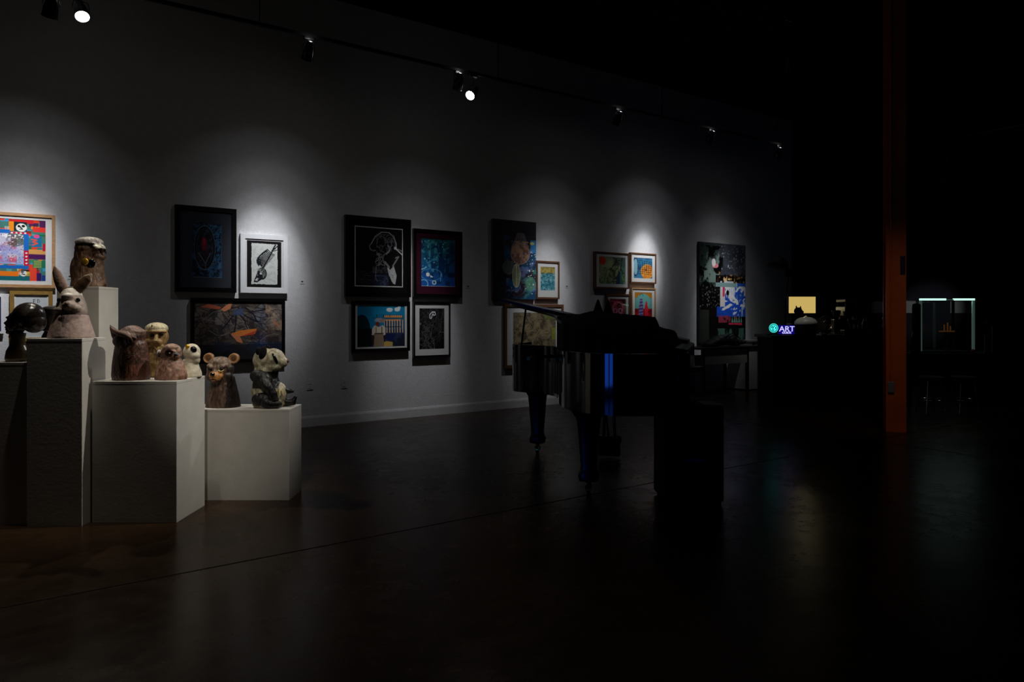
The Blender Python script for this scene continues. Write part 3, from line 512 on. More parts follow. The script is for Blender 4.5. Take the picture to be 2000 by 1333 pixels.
for (px, py, lab) in ((605, 752, 'white wall outlet low on the wall, nearer the panda'), (672, 749, 'white wall outlet low on the wall, below the portrait print')):
    r = thing('wall_outlet', lab, 'outlet', W(wall_s(px), 0, wall_z(px, py)-.06), TH, 'wall outlets')
    b = new(); box(b, (-.038, -.006, 0), (.038, -.001, .12), .002); build('cover_plate', b, 'wall', r)
    b = new(); [box(b, (-.016, -.009, z), (.016, -.0055, z+.034)) for z in (.018, .068)]; build('socket', b, 'wall', r)
# ------------------------------------------------------------------ pedestals
def pedestal(label, x0, x1, y0, y1, h):
    r = thing('pedestal', label, 'pedestal', ((x0+x1)/2, (y0+y1)/2, 0), 0, 'white sculpture pedestals')
    hx, hy = (x1-x0)/2, (y1-y0)/2
    b = new(); box(b, (-hx, -hy, .0), (hx, hy, h-.018), .0015); build('plinth', b, 'pedestal', r)
    b = new(); box(b, (-hx-.0005, -hy-.0005, h-.0175), (hx+.0005, hy+.0005, h), .0015); build('top_board', b, 'pedestal', r)
    return r
pedestal('white pedestal cut by the left photo edge, carrying the dark carved head', -3.46, -2.995, 4.39, 4.62, 1.008)
pedestal('tall narrow white pedestal under the rabbit', -2.988, -2.647, 4.365, 4.618, 1.157)
pedestal('wide white pedestal under the owl, mask and sloth', -2.629, -2.10, 4.44, 4.847, .887)
pedestal('lowest white pedestal under bear and panda', -2.46, -1.564, 4.98, 5.267, .640)
pedestal('tallest white pedestal at the back under the eagle', -3.21, -2.913, 5.0, 5.247, 1.504)
pedestal('hidden white pedestal behind the rabbit carrying the second dark head', -3.19, -2.96, 4.68, 4.93, 1.145)
# ------------------------------------------------------------------ sculptures
DG = None
def sculpt(name, fn, paint, m, parent, voxel=.005, smooth=4):
    """union of rounded forms, remeshed into one continuous skin, then painted"""
    b = new(); fn(b); me = bpy.data.meshes.new(name); bmesh.ops.recalc_face_normals(b, faces=b.faces); b.to_mesh(me); b.free()
    o = bpy.data.objects.new('tmp', me); COL.objects.link(o)
    r = o.modifiers.new('r', 'REMESH'); r.mode = 'VOXEL'; r.voxel_size = voxel
    s = o.modifiers.new('s', 'SMOOTH'); s.iterations = smooth; s.factor = .5
    dg = bpy.context.evaluated_depsgraph_get(); ev = o.evaluated_get(dg); m2 = bpy.data.meshes.new_from_object(ev)
    bpy.data.objects.remove(o); m2.name = name; n = len(m2.vertices)
    co = np.zeros(n*3); m2.vertices.foreach_get('co', co); co = co.reshape(-1, 3)
    c = np.ones((n, 4)); c[:, :3] = Lc(paint(co[:, 0], co[:, 1], co[:, 2]))
    for a in list(m2.color_attributes): m2.color_attributes.remove(a)
    at_ = m2.color_attributes.new('paint', 'FLOAT_COLOR', 'POINT'); at_.data.foreach_set('color', c.astype(np.float32).ravel())
    m2.materials.clear(); m2.materials.append(M[m]); m2.polygons.foreach_set('use_smooth', [True]*len(m2.polygons))
    ob = bpy.data.objects.new(name, m2); COL.objects.link(ob); ob.parent = parent; return ob
def flatcol(x, c): return np.tile(np.array(c, float), (len(x), 1))
def blend(base, mask, c): m_ = np.clip(mask.astype(float), 0, 1)[:, None]; return base*(1-m_)+np.array(c, float)*m_
def hash3(x, y, z, k): return .5+.5*np.sin(x*k*1.7+np.sin(z*k*1.1)*2+np.sin(y*k)*1.5)
def part(name, parent, m, fn, smooth=True):
    b = new(); fn(b); return build(name, b, m, parent, smooth)
GRP = 'carved head sculptures on the pedestals'
def root_at(name, label, px, base_z, py):
    Y = (CH-base_z)*F/(py-HY) if base_z < CH else 5.12
    return thing(name, label, 'sculpture', ((px-HX)/F*Y, Y, base_z), 0, GRP)
def flatten(b, z=0):
    for v in b.verts:
        if v.co.z < z: v.co.z = z
# rabbit  (1px = 3.23mm)
r = thing('rabbit_sculpture', 'pale pinkish grey rabbit bust with long spread ears on the tall narrow pedestal', 'sculpture', (-2.79, 4.49, 1.157), 0, GRP)
def f(b):
    lathe(b, [(.136, 0), (.133, .02), (.118, .07), (.105, .11), (.097, .142), (.088, .15), (.091, .165), (.091, .18), (.084, .215), (.072, .25), (.058, .285), (.040, .308), (.015, .318)], n=40)
    bmesh.ops.scale(b, vec=(1, .92, 1), verts=b.verts); ell(b, (.030, -.068, .205), (.040, .038, .030)); ell(b, (.034, -.092, .218), (.020, .016, .016)); ell(b, (-.03, -.066, .178), (.042, .024, .020)); ell(b, (.062, -.05, .185), (.03, .028, .026)); ell(b, (.012, -.06, .262), (.036, .022, .02))
    flatten(b)
def pt(x, y, z):
    c = flatcol(x, (176, 152, 142)); c = blend(c, (z > .15)*.6, (168, 158, 146)); c = blend(c, (z > .272)*1., (222, 216, 204)); c = blend(c, ((z > .146) & (z < .155))*.7, (90, 70, 62)); c = blend(c, (z < .02)*.4, (190, 170, 160)); return blend(c, hash3(x, y, z, 70)*.16, (110, 80, 70))
sculpt('bust', f, pt, 'clay', r)
def f(b): tube(b, [(-.035, 0, .275), (-.058, .0, .32), (-.080, .004, .37), (-.100, .01, .42), (-.112, .012, .456)], [.026, .036, .034, .025, .006], 14); [setattr(v, 'co', Vector((v.co.x, v.co.y*.55, v.co.z))) for v in b.verts]
sculpt('left_ear', f, lambda x, y, z: blend(flatcol(x, (150, 122, 108)), hash3(x, y, z, 60)*.3, (90, 64, 52)), 'clay', r, .004, 3)
def f(b): tube(b, [(.025, 0, .285), (.045, .0, .315), (.075, 0, .345), (.108, .0, .378), (.130, .0, .406)], [.024, .038, .040, .030, .006], 14); [setattr(v, 'co', Vector((v.co.x, v.co.y*.5, v.co.z))) for v in b.verts]
sculpt('right_ear', f, lambda x, y, z: blend(blend(flatcol(x, (176, 160, 146)), (y < -.008)*1., (104, 76, 52)), hash3(x, y, z, 60)*.3, (70, 50, 36)), 'clay', r, .004, 3)
for nm, c in (('left_eye', (-.036, -.066, .238)), ('right_eye', (.066, -.038, .240))): part('eye', r, 'eye', lambda b, c=c: ell(b, c, (.012, .014, .014)))
part('nose', r, 'pinkin', lambda b: ell(b, (.036, -.108, .216), (.010, .006, .007)))
part('mouth', r, 'pinkin', lambda b: tube(b, [(-.012, -.094, .196), (.008, -.099, .190), (.024, -.104, .196), (.038, -.102, .190), (.058, -.086, .198)], .0028, 6))
# eagle (1px = 3.7mm at 5.12)
r = thing('eagle_sculpture', 'brown carved eagle bust with white cap and hooked beak, highest of all sculptures', 'sculpture', (-3.056, 5.12, 1.504), 0, GRP)
def f(b):
    lathe(b, [(.122, 0), (.118, .03), (.106, .10), (.098, .18), (.096, .25), (.08, .30)]); bmesh.ops.scale(b, vec=(1, .85, 1), verts=b.verts)
    ell(b, (-.072, 0, .12), (.05, .07, .12)); ell(b, (.0, 0, .28), (.092, .088, .062)); ell(b, (.008, -.005, .322), (.094, .088, .042)); ell(b, (.06, -.02, .27), (.055, .05, .045)); ell(b, (.108, -.03, .288), (.034, .026, .020), (0, 30, 0)); ell(b, (.056, -.05, .312), (.05, .035, .012), (0, 14, 0)); cyl(b, (.118, -.02, .278), (.14, -.02, .235), .015, .003); ell(b, (.06, 0, .22), (.06, .06, .03))
    flatten(b)
def pt(x, y, z):
    c = flatcol(x, (150, 116, 92)); c = blend(c, hash3(x, y, z, 55)*.45, (86, 58, 42)); c = blend(c, (z > .312)*1., (232, 222, 212)); c = blend(c, ((z > .29) & (z < .312) & (x < .085))*.9, (48, 36, 30)); c = blend(c, ((x > .085) & (z > .275))*1., (238, 230, 218)); c = blend(c, ((x > .118) & (z < .27))*1., (40, 34, 32)); return c
sculpt('bust', f, pt, 'carved', r)
part('beak', r, 'cream', lambda b: (ell(b, (.096, -.058, .287), (.034, .028, .015), (0, 24, -20)),))
part('beak_tip', r, 'eye', lambda b: (ell(b, (.122, -.066, .268), (.013, .013, .012)), cyl(b, (.122, -.066, .266), (.126, -.068, .238), .011, .002, 14)))
part('gold_patch', r, 'goldpaint', lambda b: ell(b, (.022, -.083, .178), (.026, .008, .026)))
part('dark_hollow', r, 'eye', lambda b: ell(b, (.058, -.068, .165), (.026, .010, .034), (0, 20, 30)))
part('eye', r, 'eye', lambda b: ell(b, (.055, -.068, .302), (.013, .010, .010)))
# dark carved heads
def head(label, loc, s, crown):
    r = thing('head_sculpture', label, 'sculpture', loc, 0, GRP)
    def f(b):
        if crown:   # bust with neck, facing left
            lathe(b, [(.064, 0), (.070, .02), (.062, .07), (.044, .105), (.040, .14), (.046, .18)], (-.005, 0, 0)); z = 0
        else:
            lathe(b, [(.07, 0), (.066, .02), (.05, .05), (.05, .1)]); z = -.10
        z += .024 if crown else 0; ell(b, (-.004, 0, .228+z), (.060, .056, .075)); ell(b, (-.078, 0, .219+z), (.014, .012, .012)); ell(b, (-.070, 0, .192+z), (.014, .02, .007)); ell(b, (-.068, 0, .178+z), (.013, .019, .007)); ell(b, (-.060, 0, .160+z), (.018, .02, .012)); ell(b, (-.040, 0, .205+z), (.032, .04, .045)); ell(b, (-.050, 0, .168+z), (.024, .026, .018))
        ell(b, (-.074, 0, .218+z), (.013, .010, .012)); cyl(b, (-.06, 0, .25+z), (-.076, 0, .218+z), .006, .011); ell(b, (-.069, 0, .196+z), (.011, .018, .006)); ell(b, (-.067, 0, .184+z), (.010, .017, .006)); ell(b, (-.04, -.03, .215+z), (.022, .018, .03)); ell(b, (-.04, .03, .215+z), (.022, .018, .03)); ell(b, (-.055, 0, .255+z), (.016, .034, .010))
        if crown: z -= .024; ell(b, (.066, 0, .290+z), (.094, .085, .086)); ell(b, (.098, 0, .250+z), (.070, .072, .070), (0, 30, 0)); ell(b, (.012, -.06, .23+z), (.01, .010, .018))
        else: cyl(b, (.02, 0, .15+z), (.028, 0, .30+z), .08, .088, 24); ell(b, (.02, 0, .3+z), (.088, .082, .022))
        bmesh.ops.scale(b, vec=(s, s, s), verts=b.verts); flatten(b)
    def pt(x, y, z):
        c = flatcol(x, (40, 36, 34)); c = blend(c, hash3(x, y, z, 40)*.4, (74, 62, 52))
        return blend(c, ((z < .16) & crown)*.8, (112, 92, 50)) if crown else c
    sculpt('bust', f, pt, 'darkwood', r, .0032, 2)
    z = (0 if crown else -.10)
    part('eye', r, 'eye', lambda b: ell(b, (-.056*s, -.030*s, (.236+z)*s), (.008, .006, .005)))
    return r
r = head('dark brown carved head with round hairdo, facing left on the leftmost pedestal', (-3.135, 4.505, 1.008), 1.0, True)
part('earring', r, 'goldpaint', lambda b: ell(b, (-.022, -.05, .158), (.006, .006, .012)))
head('black carved head with flat-topped hair, squeezed between round-haired head and rabbit', (-3.105, 4.80, 1.145), 1.0, False)
# horned owl seen half from behind
r = thing('owl_sculpture', 'dark brown eared owl bust at the left corner of the wide pedestal', 'sculpture', (-2.452, 4.565, .887), 0, GRP)
def f(b):
    lathe(b, [(.112, 0), (.116, .03), (.112, .10), (.102, .18), (.094, .23), (.07, .28)]); bmesh.ops.scale(b, vec=(1, .9, 1), verts=b.verts)
    ell(b, (.0, 0, .275), (.086, .08, .068)); ell(b, (.008, 0, .30), (.07, .066, .05)); ell(b, (.01, -.06, .255), (.055, .03, .05)); ell(b, (.03, .0, .306), (.06, .06, .026)); ell(b, (-.03, -.062, .25), (.055, .03, .045)); ell(b, (.0, -.07, .29), (.08, .022, .016), (0, 18, 0))
    flatten(b)
def pt(x, y, z):
    c = flatcol(x, (112, 72, 56)); c = blend(c, hash3(x*1.4, y, z*2, 90)*.6, (48, 30, 26)); c = blend(c, np.clip((z-.24)/.04, 0, 1)*.6*(x < .02), (36, 26, 24)); c = blend(c, (z > .29)*.7, (170, 140, 124)); return blend(c, ((x > .02) & (z < .1))*.4, (168, 100, 78))
sculpt('bust', f, pt, 'carved', r)
def f(b):
    tube(b, [(-.05, -.03, .255), (-.078, -.04, .295), (-.098, -.045, .33), (-.108, -.048, .352)], [.04, .028, .014, .003], 12)
sculpt('ear', f, lambda x, y, z: blend(flatcol(x, (70, 46, 40)), hash3(x, y, z, 60)*.3, (120, 90, 76)), 'carved', r, .004, 2)
part('brow_tuft', r, 'pinkin', lambda b: tube(b, [(-.104, -.055, .350), (-.07, -.078, .318), (-.03, -.095, .302), (.02, -.105, .290), (.05, -.10, .268), (.060, -.092, .245)], [.003, .014, .018, .016, .010, .003], 10))
part('eye', r, 'eye', lambda b: ell(b, (.042, -.087, .25), (.016, .012, .016)))
part('carved_mouth', r, 'eye', lambda b: tube(b, [(.008, -.103, .17), (.04, -.1, .162), (.066, -.086, .164)], .003, 6))
# yellow beaked figure
r = thing('bearded_sculpture', 'yellowish wooden figure with domed cap, black eyes and long pointed beard', 'sculpture', (-2.385, 4.762, .887), 0, GRP)
def f(b):
    lathe(b, [(.074, 0), (.080, .04), (.098, .09), (.09, .16), (.078, .2)], (.0, .0, 0)); bmesh.ops.scale(b, vec=(1, .8, 1), verts=b.verts)
    ell(b, (.0, 0, .27), (.074, .07, .078)); ell(b, (-.0, 0, .325), (.072, .072, .042)); ell(b, (.006, -.03, .305), (.072, .05, .016)); ell(b, (.0, -.05, .235), (.062, .03, .034)); cyl(b, (.028, -.06, .29), (.036, -.088, .235), .008, .018); ell(b, (.062, -.03, .165), (.034, .03, .055), (0, -28, 0)); ell(b, (.07, -.02, .10), (.02, .03, .07), (0, 10, 0))
    flatten(b)
def pt(x, y, z):
    c = flatcol(x, (200, 170, 110)); c = blend(c, hash3(x, y, z, 60)*.3, (150, 104, 58)); c = blend(c, (z > .315)*.8, (226, 220, 184)); c = blend(c, ((z > .225) & (z < .31))*.35, (150, 110, 70)); return blend(c, ((z < .24) & (x < -.01))*.5, (176, 104, 56))
sculpt('bust', f, pt, 'carved', r)
for c in ((.0, -.068, .282), (.055, -.052, .285)): part('eye', r, 'eye', lambda b, c=c: ell(b, c, (.015, .012, .011)))
part('cap_hole', r, 'eye', lambda b: ell(b, (.0, -.066, .345), (.005, .008, .004)))
part('beard_rope', r, 'base_wood', lambda b: tube(b, [(.012, -.075, .212), (.04, -.075, .18), (.07, -.058, .14), (.088, -.046, .132)], [.003, .006, .009, .006], 8))
# sloth
r = thing('sloth_sculpture', 'small pinkish brown sloth bust with dark eye patches and small round ear', 'sculpture', (-2.20, 4.575, .887), 0, GRP)
def f(b):
    lathe(b, [(.098, 0), (.100, .02), (.092, .06), (.078, .10), (.062, .135)]); ell(b, (.008, -.01, .175), (.066, .062, .058)); ell(b, (.04, -.045, .155), (.036, .035, .026)); ell(b, (.012, -.03, .205), (.05, .045, .026)); ell(b, (.03, -.06, .187), (.03, .014, .008), (0, 10, 0)); bmesh.ops.scale(b, vec=(1, .9, 1), verts=b.verts); flatten(b)
def pt(x, y, z):
    c = flatcol(x, (186, 144, 120)); c = blend(c, hash3(x, y, z, 80)*.45, (120, 70, 56)); c = blend(c, (np.hypot(x-.018, (z-.172)*1.3) < .03)*(y < -.03)*.95, (48, 28, 26)); c = blend(c, (np.hypot(x-.062, (z-.168)*1.2) < .016)*(y < -.03)*.9, (48, 28, 26)); return blend(c, (z > .2)*.4, (190, 160, 138))
sculpt('bust', f, pt, 'carved', r)
for c in ((-.064, -.02, .165),): part('ear', r, 'pedestal', lambda b, c=c: (ell(b, c, (.017, .020, .028)),))
part('inner_ear', r, 'pinkin', lambda b: ell(b, (-.060, -.034, .163), (.010, .010, .018)))
part('eye', r, 'eye', lambda b: ell(b, (.022, -.064, .170), (.011, .009, .010)))
part('eye_glint', r, 'eyew', lambda b: ell(b, (.026, -.073, .173), (.0035, .002, .0035)))
part('nose', r, 'eye', lambda b: ell(b, (.062, -.072, .160), (.011, .009, .008)))
# pale lemur
r = thing('lemur_sculpture', 'pale grey lemur bust with big black eyes, half hidden behind the sloth', 'sculpture', (-2.168, 4.76, .887), 0, GRP)
def f(b):
    lathe(b, [(.074, 0), (.070, .03), (.052, .08), (.046, .12)], (.01, 0, 0)); ell(b, (.018, 0, .165), (.056, .056, .060)); ell(b, (.045, -.02, .145), (.038, .035, .03)); ell(b, (.055, -.01, .115), (.022, .03, .03)); flatten(b)
sculpt('bust', f, lambda x, y, z: blend(flatcol(x, (206, 198, 176)), hash3(x, y, z, 70)*.25, (140, 126, 100)), 'clay', r)
part('eye', r, 'eye', lambda b: ell(b, (.046, -.036, .185), (.021, .018, .024), (0, -25, 0)))
part('gold_brow', r, 'goldpaint', lambda b: ell(b, (.01, -.045, .205), (.014, .010, .016)))
# bear (1px = 3.7mm)
r = thing('bear_sculpture', 'brown carved bear bust with round orange ears and golden muzzle on the lowest pedestal', 'sculpture', (-2.095, 5.115, .640), 0, GRP)
def f(b):
    lathe(b, [(.124, 0), (.122, .02), (.112, .08), (.098, .14), (.088, .18), (.08, .22)], (.008, .01, 0)); bmesh.ops.scale(b, vec=(1, .8, 1), verts=b.verts)
    ell(b, (-.004, -.01, .27), (.096, .08, .082)); ell(b, (-.004, -.01, .31), (.088, .07, .055)); ell(b, (-.008, -.078, .232), (.045, .055, .037)); ell(b, (-.008, -.09, .208), (.035, .04, .022)); ell(b, (-.045, -.062, .292), (.038, .03, .018), (0, 22, 0)); ell(b, (.035, -.062, .292), (.038, .03, .018), (0, -22, 0)); ell(b, (.05, -.03, .225), (.04, .045, .045)); ell(b, (-.06, -.03, .225), (.036, .045, .045)); ell(b, (-.008, -.075, .255), (.02, .03, .025)); flatten(b)
def pt(x, y, z):
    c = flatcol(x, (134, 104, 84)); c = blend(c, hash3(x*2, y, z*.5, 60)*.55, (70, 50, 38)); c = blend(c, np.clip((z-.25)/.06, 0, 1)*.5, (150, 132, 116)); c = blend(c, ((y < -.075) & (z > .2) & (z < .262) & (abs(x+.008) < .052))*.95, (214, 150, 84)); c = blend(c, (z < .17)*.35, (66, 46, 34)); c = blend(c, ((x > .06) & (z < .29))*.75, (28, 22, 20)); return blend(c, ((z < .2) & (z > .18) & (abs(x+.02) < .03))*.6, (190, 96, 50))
sculpt('bust', f, pt, 'carved', r)
for sx, c in ((-1, (-.088, .0, .352)), (1, (.093, .0, .350))):
    e_ = part('ear', r, 'base_wood', lambda b, c=c: (lambda: [ell(b, c, (.039, .020, .039))])())
    part('inner_ear', e_, 'oak', lambda b, c=c: (lathe(b, [(.029, -.004), (.036, .0), (.036, .006), (.029, .008), (.027, .003)], n=24), bmesh.ops.rotate(b, cent=(0, 0, 0), matrix=Matrix.Rotation(PI/2, 3, 'X'), verts=b.verts), bmesh.ops.translate(b, vec=(c[0], c[1]-.014, c[2]), verts=b.verts)))
part('nose', r, 'eye', lambda b: ell(b, (-.010, -.134, .246), (.018, .014, .014)))
for x in (-.048, .036):
    part('eye', r, 'eye', lambda b, x=x: ell(b, (x, -.084, .278), (.016, .012, .012)))
part('eye_rim', r, 'eyew', lambda b: tube(b, [(.018, -.096, .272), (.03, -.099, .264), (.042, -.096, .265), (.052, -.088, .274)], .0032, 6))
part('mouth', r, 'eye', lambda b: tube(b, [(-.036, -.118, .205), (-.01, -.133, .213), (.016, -.12, .206)], .003, 6))
# panda
r = thing('panda_sculpture', 'seated black and white panda figure facing right on the lowest pedestal', 'sculpture', (-1.752, 5.115, .640), 0, GRP)
def f(b):
    ell(b, (-.02, 0, .12), (.105, .095, .15)); ell(b, (-.02, 0, .25), (.085, .08, .13)); ell(b, (-.03, 0, .335), (.085, .08, .09)); ell(b, (.03, 0, .345), (.085, .08, .078)); ell(b, (.085, 0, .325), (.052, .052, .044), (0, 12, 0)); ell(b, (.03, 0, .295), (.08, .075, .045)); ell(b, (.045, 0, .10), (.085, .075, .09)); lathe(b, [(.10, 0), (.115, .02), (.11, .05)]); flatten(b)
def pt(x, y, z):
    c = flatcol(x, (206, 196, 164)); c = blend(c, hash3(x, y, z, 90)*.3, (140, 130, 106)); c = blend(c, ((z < .262-.0*(x)) & (z > .14) & (x > -.10) & (x < .085))*1., (14, 14, 15)); return blend(c, (z < .05)*.4, (110, 84, 60))
sculpt('body', f, pt, 'carved', r)
blk = lambda x, y, z: blend(flatcol(x, (16, 16, 17)), hash3(x, y, z, 60)*.4, (34, 28, 26))
def f(b): ell(b, (-.03, -.075, .215), (.085, .045, .055), (0, 20, 0)); tube(b, [(-.02, -.085, .20), (.03, -.10, .15), (.06, -.10, .10), (.075, -.105, .05)], [.045, .04, .034, .028], 12)
sculpt('arm', f, blk, 'carved', r, .005, 3)
def f(b): ell(b, (-.015, -.07, .06), (.085, .055, .06)); tube(b, [(.0, -.09, .05), (.06, -.10, .035), (.10, -.09, .03)], [.045, .036, .03], 12); ell(b, (.075, -.09, .03), (.05, .036, .028)); flatten(b)
sculpt('leg', f, blk, 'carved', r, .005, 3)
def f(b): tube(b, [(.06, .0, .15), (.10, .0, .125), (.14, .01, .112), (.175, .012, .112)], [.03, .026, .02, .012], 10)
sculpt('arm', f, blk, 'carved', r, .004, 3)
def f(b): tube(b, [(.05, .02, .045), (.12, .03, .03), (.165, .03, .03), (.185, .03, .075)], [.04, .032, .026, .010], 10); flatten(b)
sculpt('leg', f, lambda x, y, z: flatcol(x, (26, 18, 17)), 'carved', r, .004, 3)
for c in ((-.055, -.058, .405), (-.03, .055, .415)):
    part('ear', r, 'cloth', lambda b, c=c: ell(b, c, (.022, .016, .03)))
part('ear', r, 'cloth', lambda b: (ell(b, (-.022, -.068, .392), (.026, .022, .052), (0, 15, 0)),))
part('eye_patch', r, 'eye', lambda b: ell(b, (.063, -.062, .352), (.013, .016, .042), (0, -25, 0)))
part('nose', r, 'pinkin', lambda b: ell(b, (.134, -.0, .330), (.009, .018, .012)))
part('claws', r, 'eyew', lambda b: [cyl(b, (.075+k*.018, -.07+k*.008, .125), (.082+k*.02, -.08+k*.01, .088), .006, .0015, 8) for k in range(3)])
# ------------------------------------------------------------------ grand piano
A0 = Vector((.15, 7.0, 0)); BA = math.atan2(-.288, .958)
PR = thing('grand_piano', 'glossy black grand piano with its lid raised, tail toward the viewer', 'piano', A0, BA)
# local x = along the keyboard (treble -> bass), local -y = toward the tail
def smooth_path(pts, n=6):
    out = []; k = len(pts)
    for i in range(k-1):
        p0, p1, p2, p3 = pts[max(i-1, 0)], pts[i], pts[i+1], pts[min(i+2, k-1)]
        for j in range(n):
            t = j/n; out.append(tuple(.5*((2*p1[a])+(-p0[a]+p2[a])*t+(2*p0[a]-5*p1[a]+4*p2[a]-p3[a])*t*t+(-p0[a]+3*p1[a]-3*p2[a]+p3[a])*t**3) for a in (0, 1)))
    out.append(pts[-1]); return out
bent = smooth_path([(0, 0), (0, -.30), (0.0, -.50), (.07, -.66), (.25, -.76), (.42, -.85), (.53, -1.0), (.59, -1.2), (.66, -1.45), (.76, -1.70), (.95, -1.88), (1.2, -1.95), (1.45, -1.86), (1.58, -1.70), (1.6, -1.55), (1.6, 0)], 8)
def offset(pts, d):
    out = []; k = len(pts)
    for i in range(k):
        a = Vector(pts[(i-1) % k]); c = Vector(pts[(i+1) % k]); t = (c-a); t = t.normalized() if t.length > 0 else Vector((1, 0)); nrm = Vector((-t.y, t.x)); out.append(tuple(Vector(pts[i])+nrm*d))
    return out
RZ0, RZ1 = .62, 1.04
def rimring(b, outer, inner, z0, z1):
    k = len(outer); lo = [[b.verts.new((x, y, z)) for x, y in P_] for P_, z in ((outer, z0), (outer, z1), (inner, z1), (inner, z0))]
    for q in range(4):
        r1, r2 = lo[q], lo[(q+1) % 4]
        for i in range(k-1): b.faces.new((r1[i], r1[i+1], r2[i+1], r2[i]))
    b.faces.new([l[0] for l in lo]); b.faces.new([l[-1] for l in lo][::-1])
inner = offset(bent, .045); inner[0] = (.045, 0); inner[-1] = (1.555, 0)
b = new(); rimring(b, bent, inner, RZ0, RZ1); build('rim', b, 'gloss', PR, True)
b = new(); prism(b, [(x, y) for x, y in inner[4:-4]], RZ0+.03, RZ0+.06); build('bottom_board', b, 'matte', PR)
b = new(); prism(b, [(x, y) for x, y in offset(inner, .002) if y < -.24], .90, .915); build('soundboard', b, 'base_wood', PR)
b = new(); rimring(b, offset(inner, .004)[8:-3], offset(inner, .10)[8:-3], .915, .945)
for k in range(5): box(b, (.30+k*.24, -1.4+abs(k-3)*.1, .93), (.33+k*.24, -.35, .955))
build('iron_plate', b, 'iron', PR, False)
b = new()
for k in range(60): x = .14+k*.0235; y1 = -.30-min(1.45, max(.25, .12+(x)*1.05)); cyl(b, (x, -.3, .965), (x, y1, .965), .0012, n=4)
build('strings', b, 'brass', PR)
b = new(); box(b, (.0, -.22, RZ0-.01), (1.6, .10, RZ0+.10), .006); box(b, (0, -.22, RZ0+.1), (.09, .10, RZ0+.27), .01); box(b, (1.51, -.22, RZ0+.1), (1.6, .10, RZ0+.27), .01); box(b, (.09, .07, RZ0+.1), (1.51, .10, RZ0+.13)); build('keybed', b, 'gloss', PR)
b = new()
for k in range(52): x = .10+k*.0271; box(b, (x, -.09, RZ0+.105), (x+.0262, .065, RZ0+.135))
build('white_keys', b, 'keyw', PR)
b = new()
for k in range(51):
    if k % 7 in (0, 2, 3, 5, 6): x = .10+(k+1)*.0271; box(b, (x-.007, -.09, RZ0+.13), (x+.007, .01, RZ0+.148))
build('black_keys', b, 'eye', PR)
b = new(); box(b, (.09, -.12, RZ0+.10), (1.51, -.095, RZ1-.03), .003); build('fallboard', b, 'gloss', PR)
b = new(); box(b, (.42, -.42, RZ1-.06), (1.18, -.40, RZ1+.03), .003, rot=Matrix.Rotation(-.3, 3, 'X')); build('music_desk', b, 'gloss', PR)
def leg(x, y, name='leg'):
    b = new(); z1 = RZ0
    prof = [(.10, .052), (.14, .058), (.17, .048), (.20, .044), (.46, .058), (.54, .064), (.585, .085), (.61, .12), (z1, .135)]
    rings = []
    lw = lambda z: 1.3 if z < .6 else 1.05
    sq = lambda a: (abs(math.cos(a))**.55*math.copysign(1, math.cos(a)), abs(math.sin(a))**.55*math.copysign(1, math.sin(a)))
    for z, hw in prof: rings.append([b.verts.new((x+sq(PI/4+q*PI/14)[0]*hw*lw(z), y+sq(PI/4+q*PI/14)[1]*hw*lw(z)*(1 if z < .56 else .8), z)) for q in range(28)])
    for a, c in zip(rings, rings[1:]):
        for k in range(28): b.faces.new((a[k], a[(k+1) % 28], c[(k+1) % 28], c[k]))
    b.faces.new(rings[0][::-1]); b.faces.new(rings[-1])
    lg = build(name, b, 'satin', PR, True)
    b = new(); cyl(b, (x, y, .10), (x, y, .055), .022, .018); box(b, (x-.022, y-.03, .03), (x-.012, y+.03, .07)); box(b, (x+.012, y-.03, .03), (x+.022, y+.03, .07)); cyl(b, (x-.011, y, .032), (x+.011, y, .032), .032, n=24); build('caster', b, 'brass', lg)
leg(.173, -.26); leg(1.43, -.26); leg(.92, -1.635)
lx, ly = .86, -.30
b = new(); box(b, (lx-.11, ly-.03, .14), (lx+.11, ly+.05, .20), .006); cyl(b, (lx-.05, ly, .2), (lx-.035, ly, RZ0), .014); cyl(b, (lx+.05, ly, .2), (lx+.035, ly, RZ0), .014); box(b, (lx-.09, ly-.04, .56), (lx+.09, ly+.04, RZ0)); tube(b, [(lx, ly-.04, .18), (lx, ly-.3, RZ0+.02)], .008, 8); box(b, (lx-.1, ly-.02, .02), (lx+.1, ly+.03, .14), .006); ly_ = build('pedal_lyre', b, 'gloss', PR)
for k in (-1, 0, 1): b = new(); box(b, (lx+k*.05-.012, ly+.03, .055), (lx+k*.05+.012, ly+.13, .065), .003); build('pedal', b, 'brass', ly_)
# lid, hinged on the straight bass side (local x = 1.6)
LT = math.tan(math.radians(12.3))
def lz(x, y): return RZ1+.004+(1.6-x)*LT
lid_out = [(x, y) for x, y in offset(bent, -.02) if y < -.42]; lid_out = [(-.03, -.42)]+lid_out+[(1.6, -.42)]
b = new(); prism(b, lid_out, lz, lambda x, y: lz(x, y)+.022); build('lid', b, 'satin', PR)
b = new(); fz = lambda x, y: lz(x, y)+.026; prism(b, [(-.05, -.44), (-.05, -.80), (1.58, -.80), (1.58, -.44)], fz, lambda x, y: fz(x, y)+.02); build('front_flap', b, 'satin', PR)
b = new(); cyl(b, (.06, -.36-.1, .93), (.115, -.36-.1, lz(.115, -.4)), .009, n=10); build('prop_stick', b, 'gloss', PR)
for k, y in enumerate((-.6, -1.4)): b = new(); cyl(b, (1.605, y-.05, RZ1+.003), (1.605, y+.05, RZ1+.003), .006, n=8); build('hinge', b, 'brass', PR)
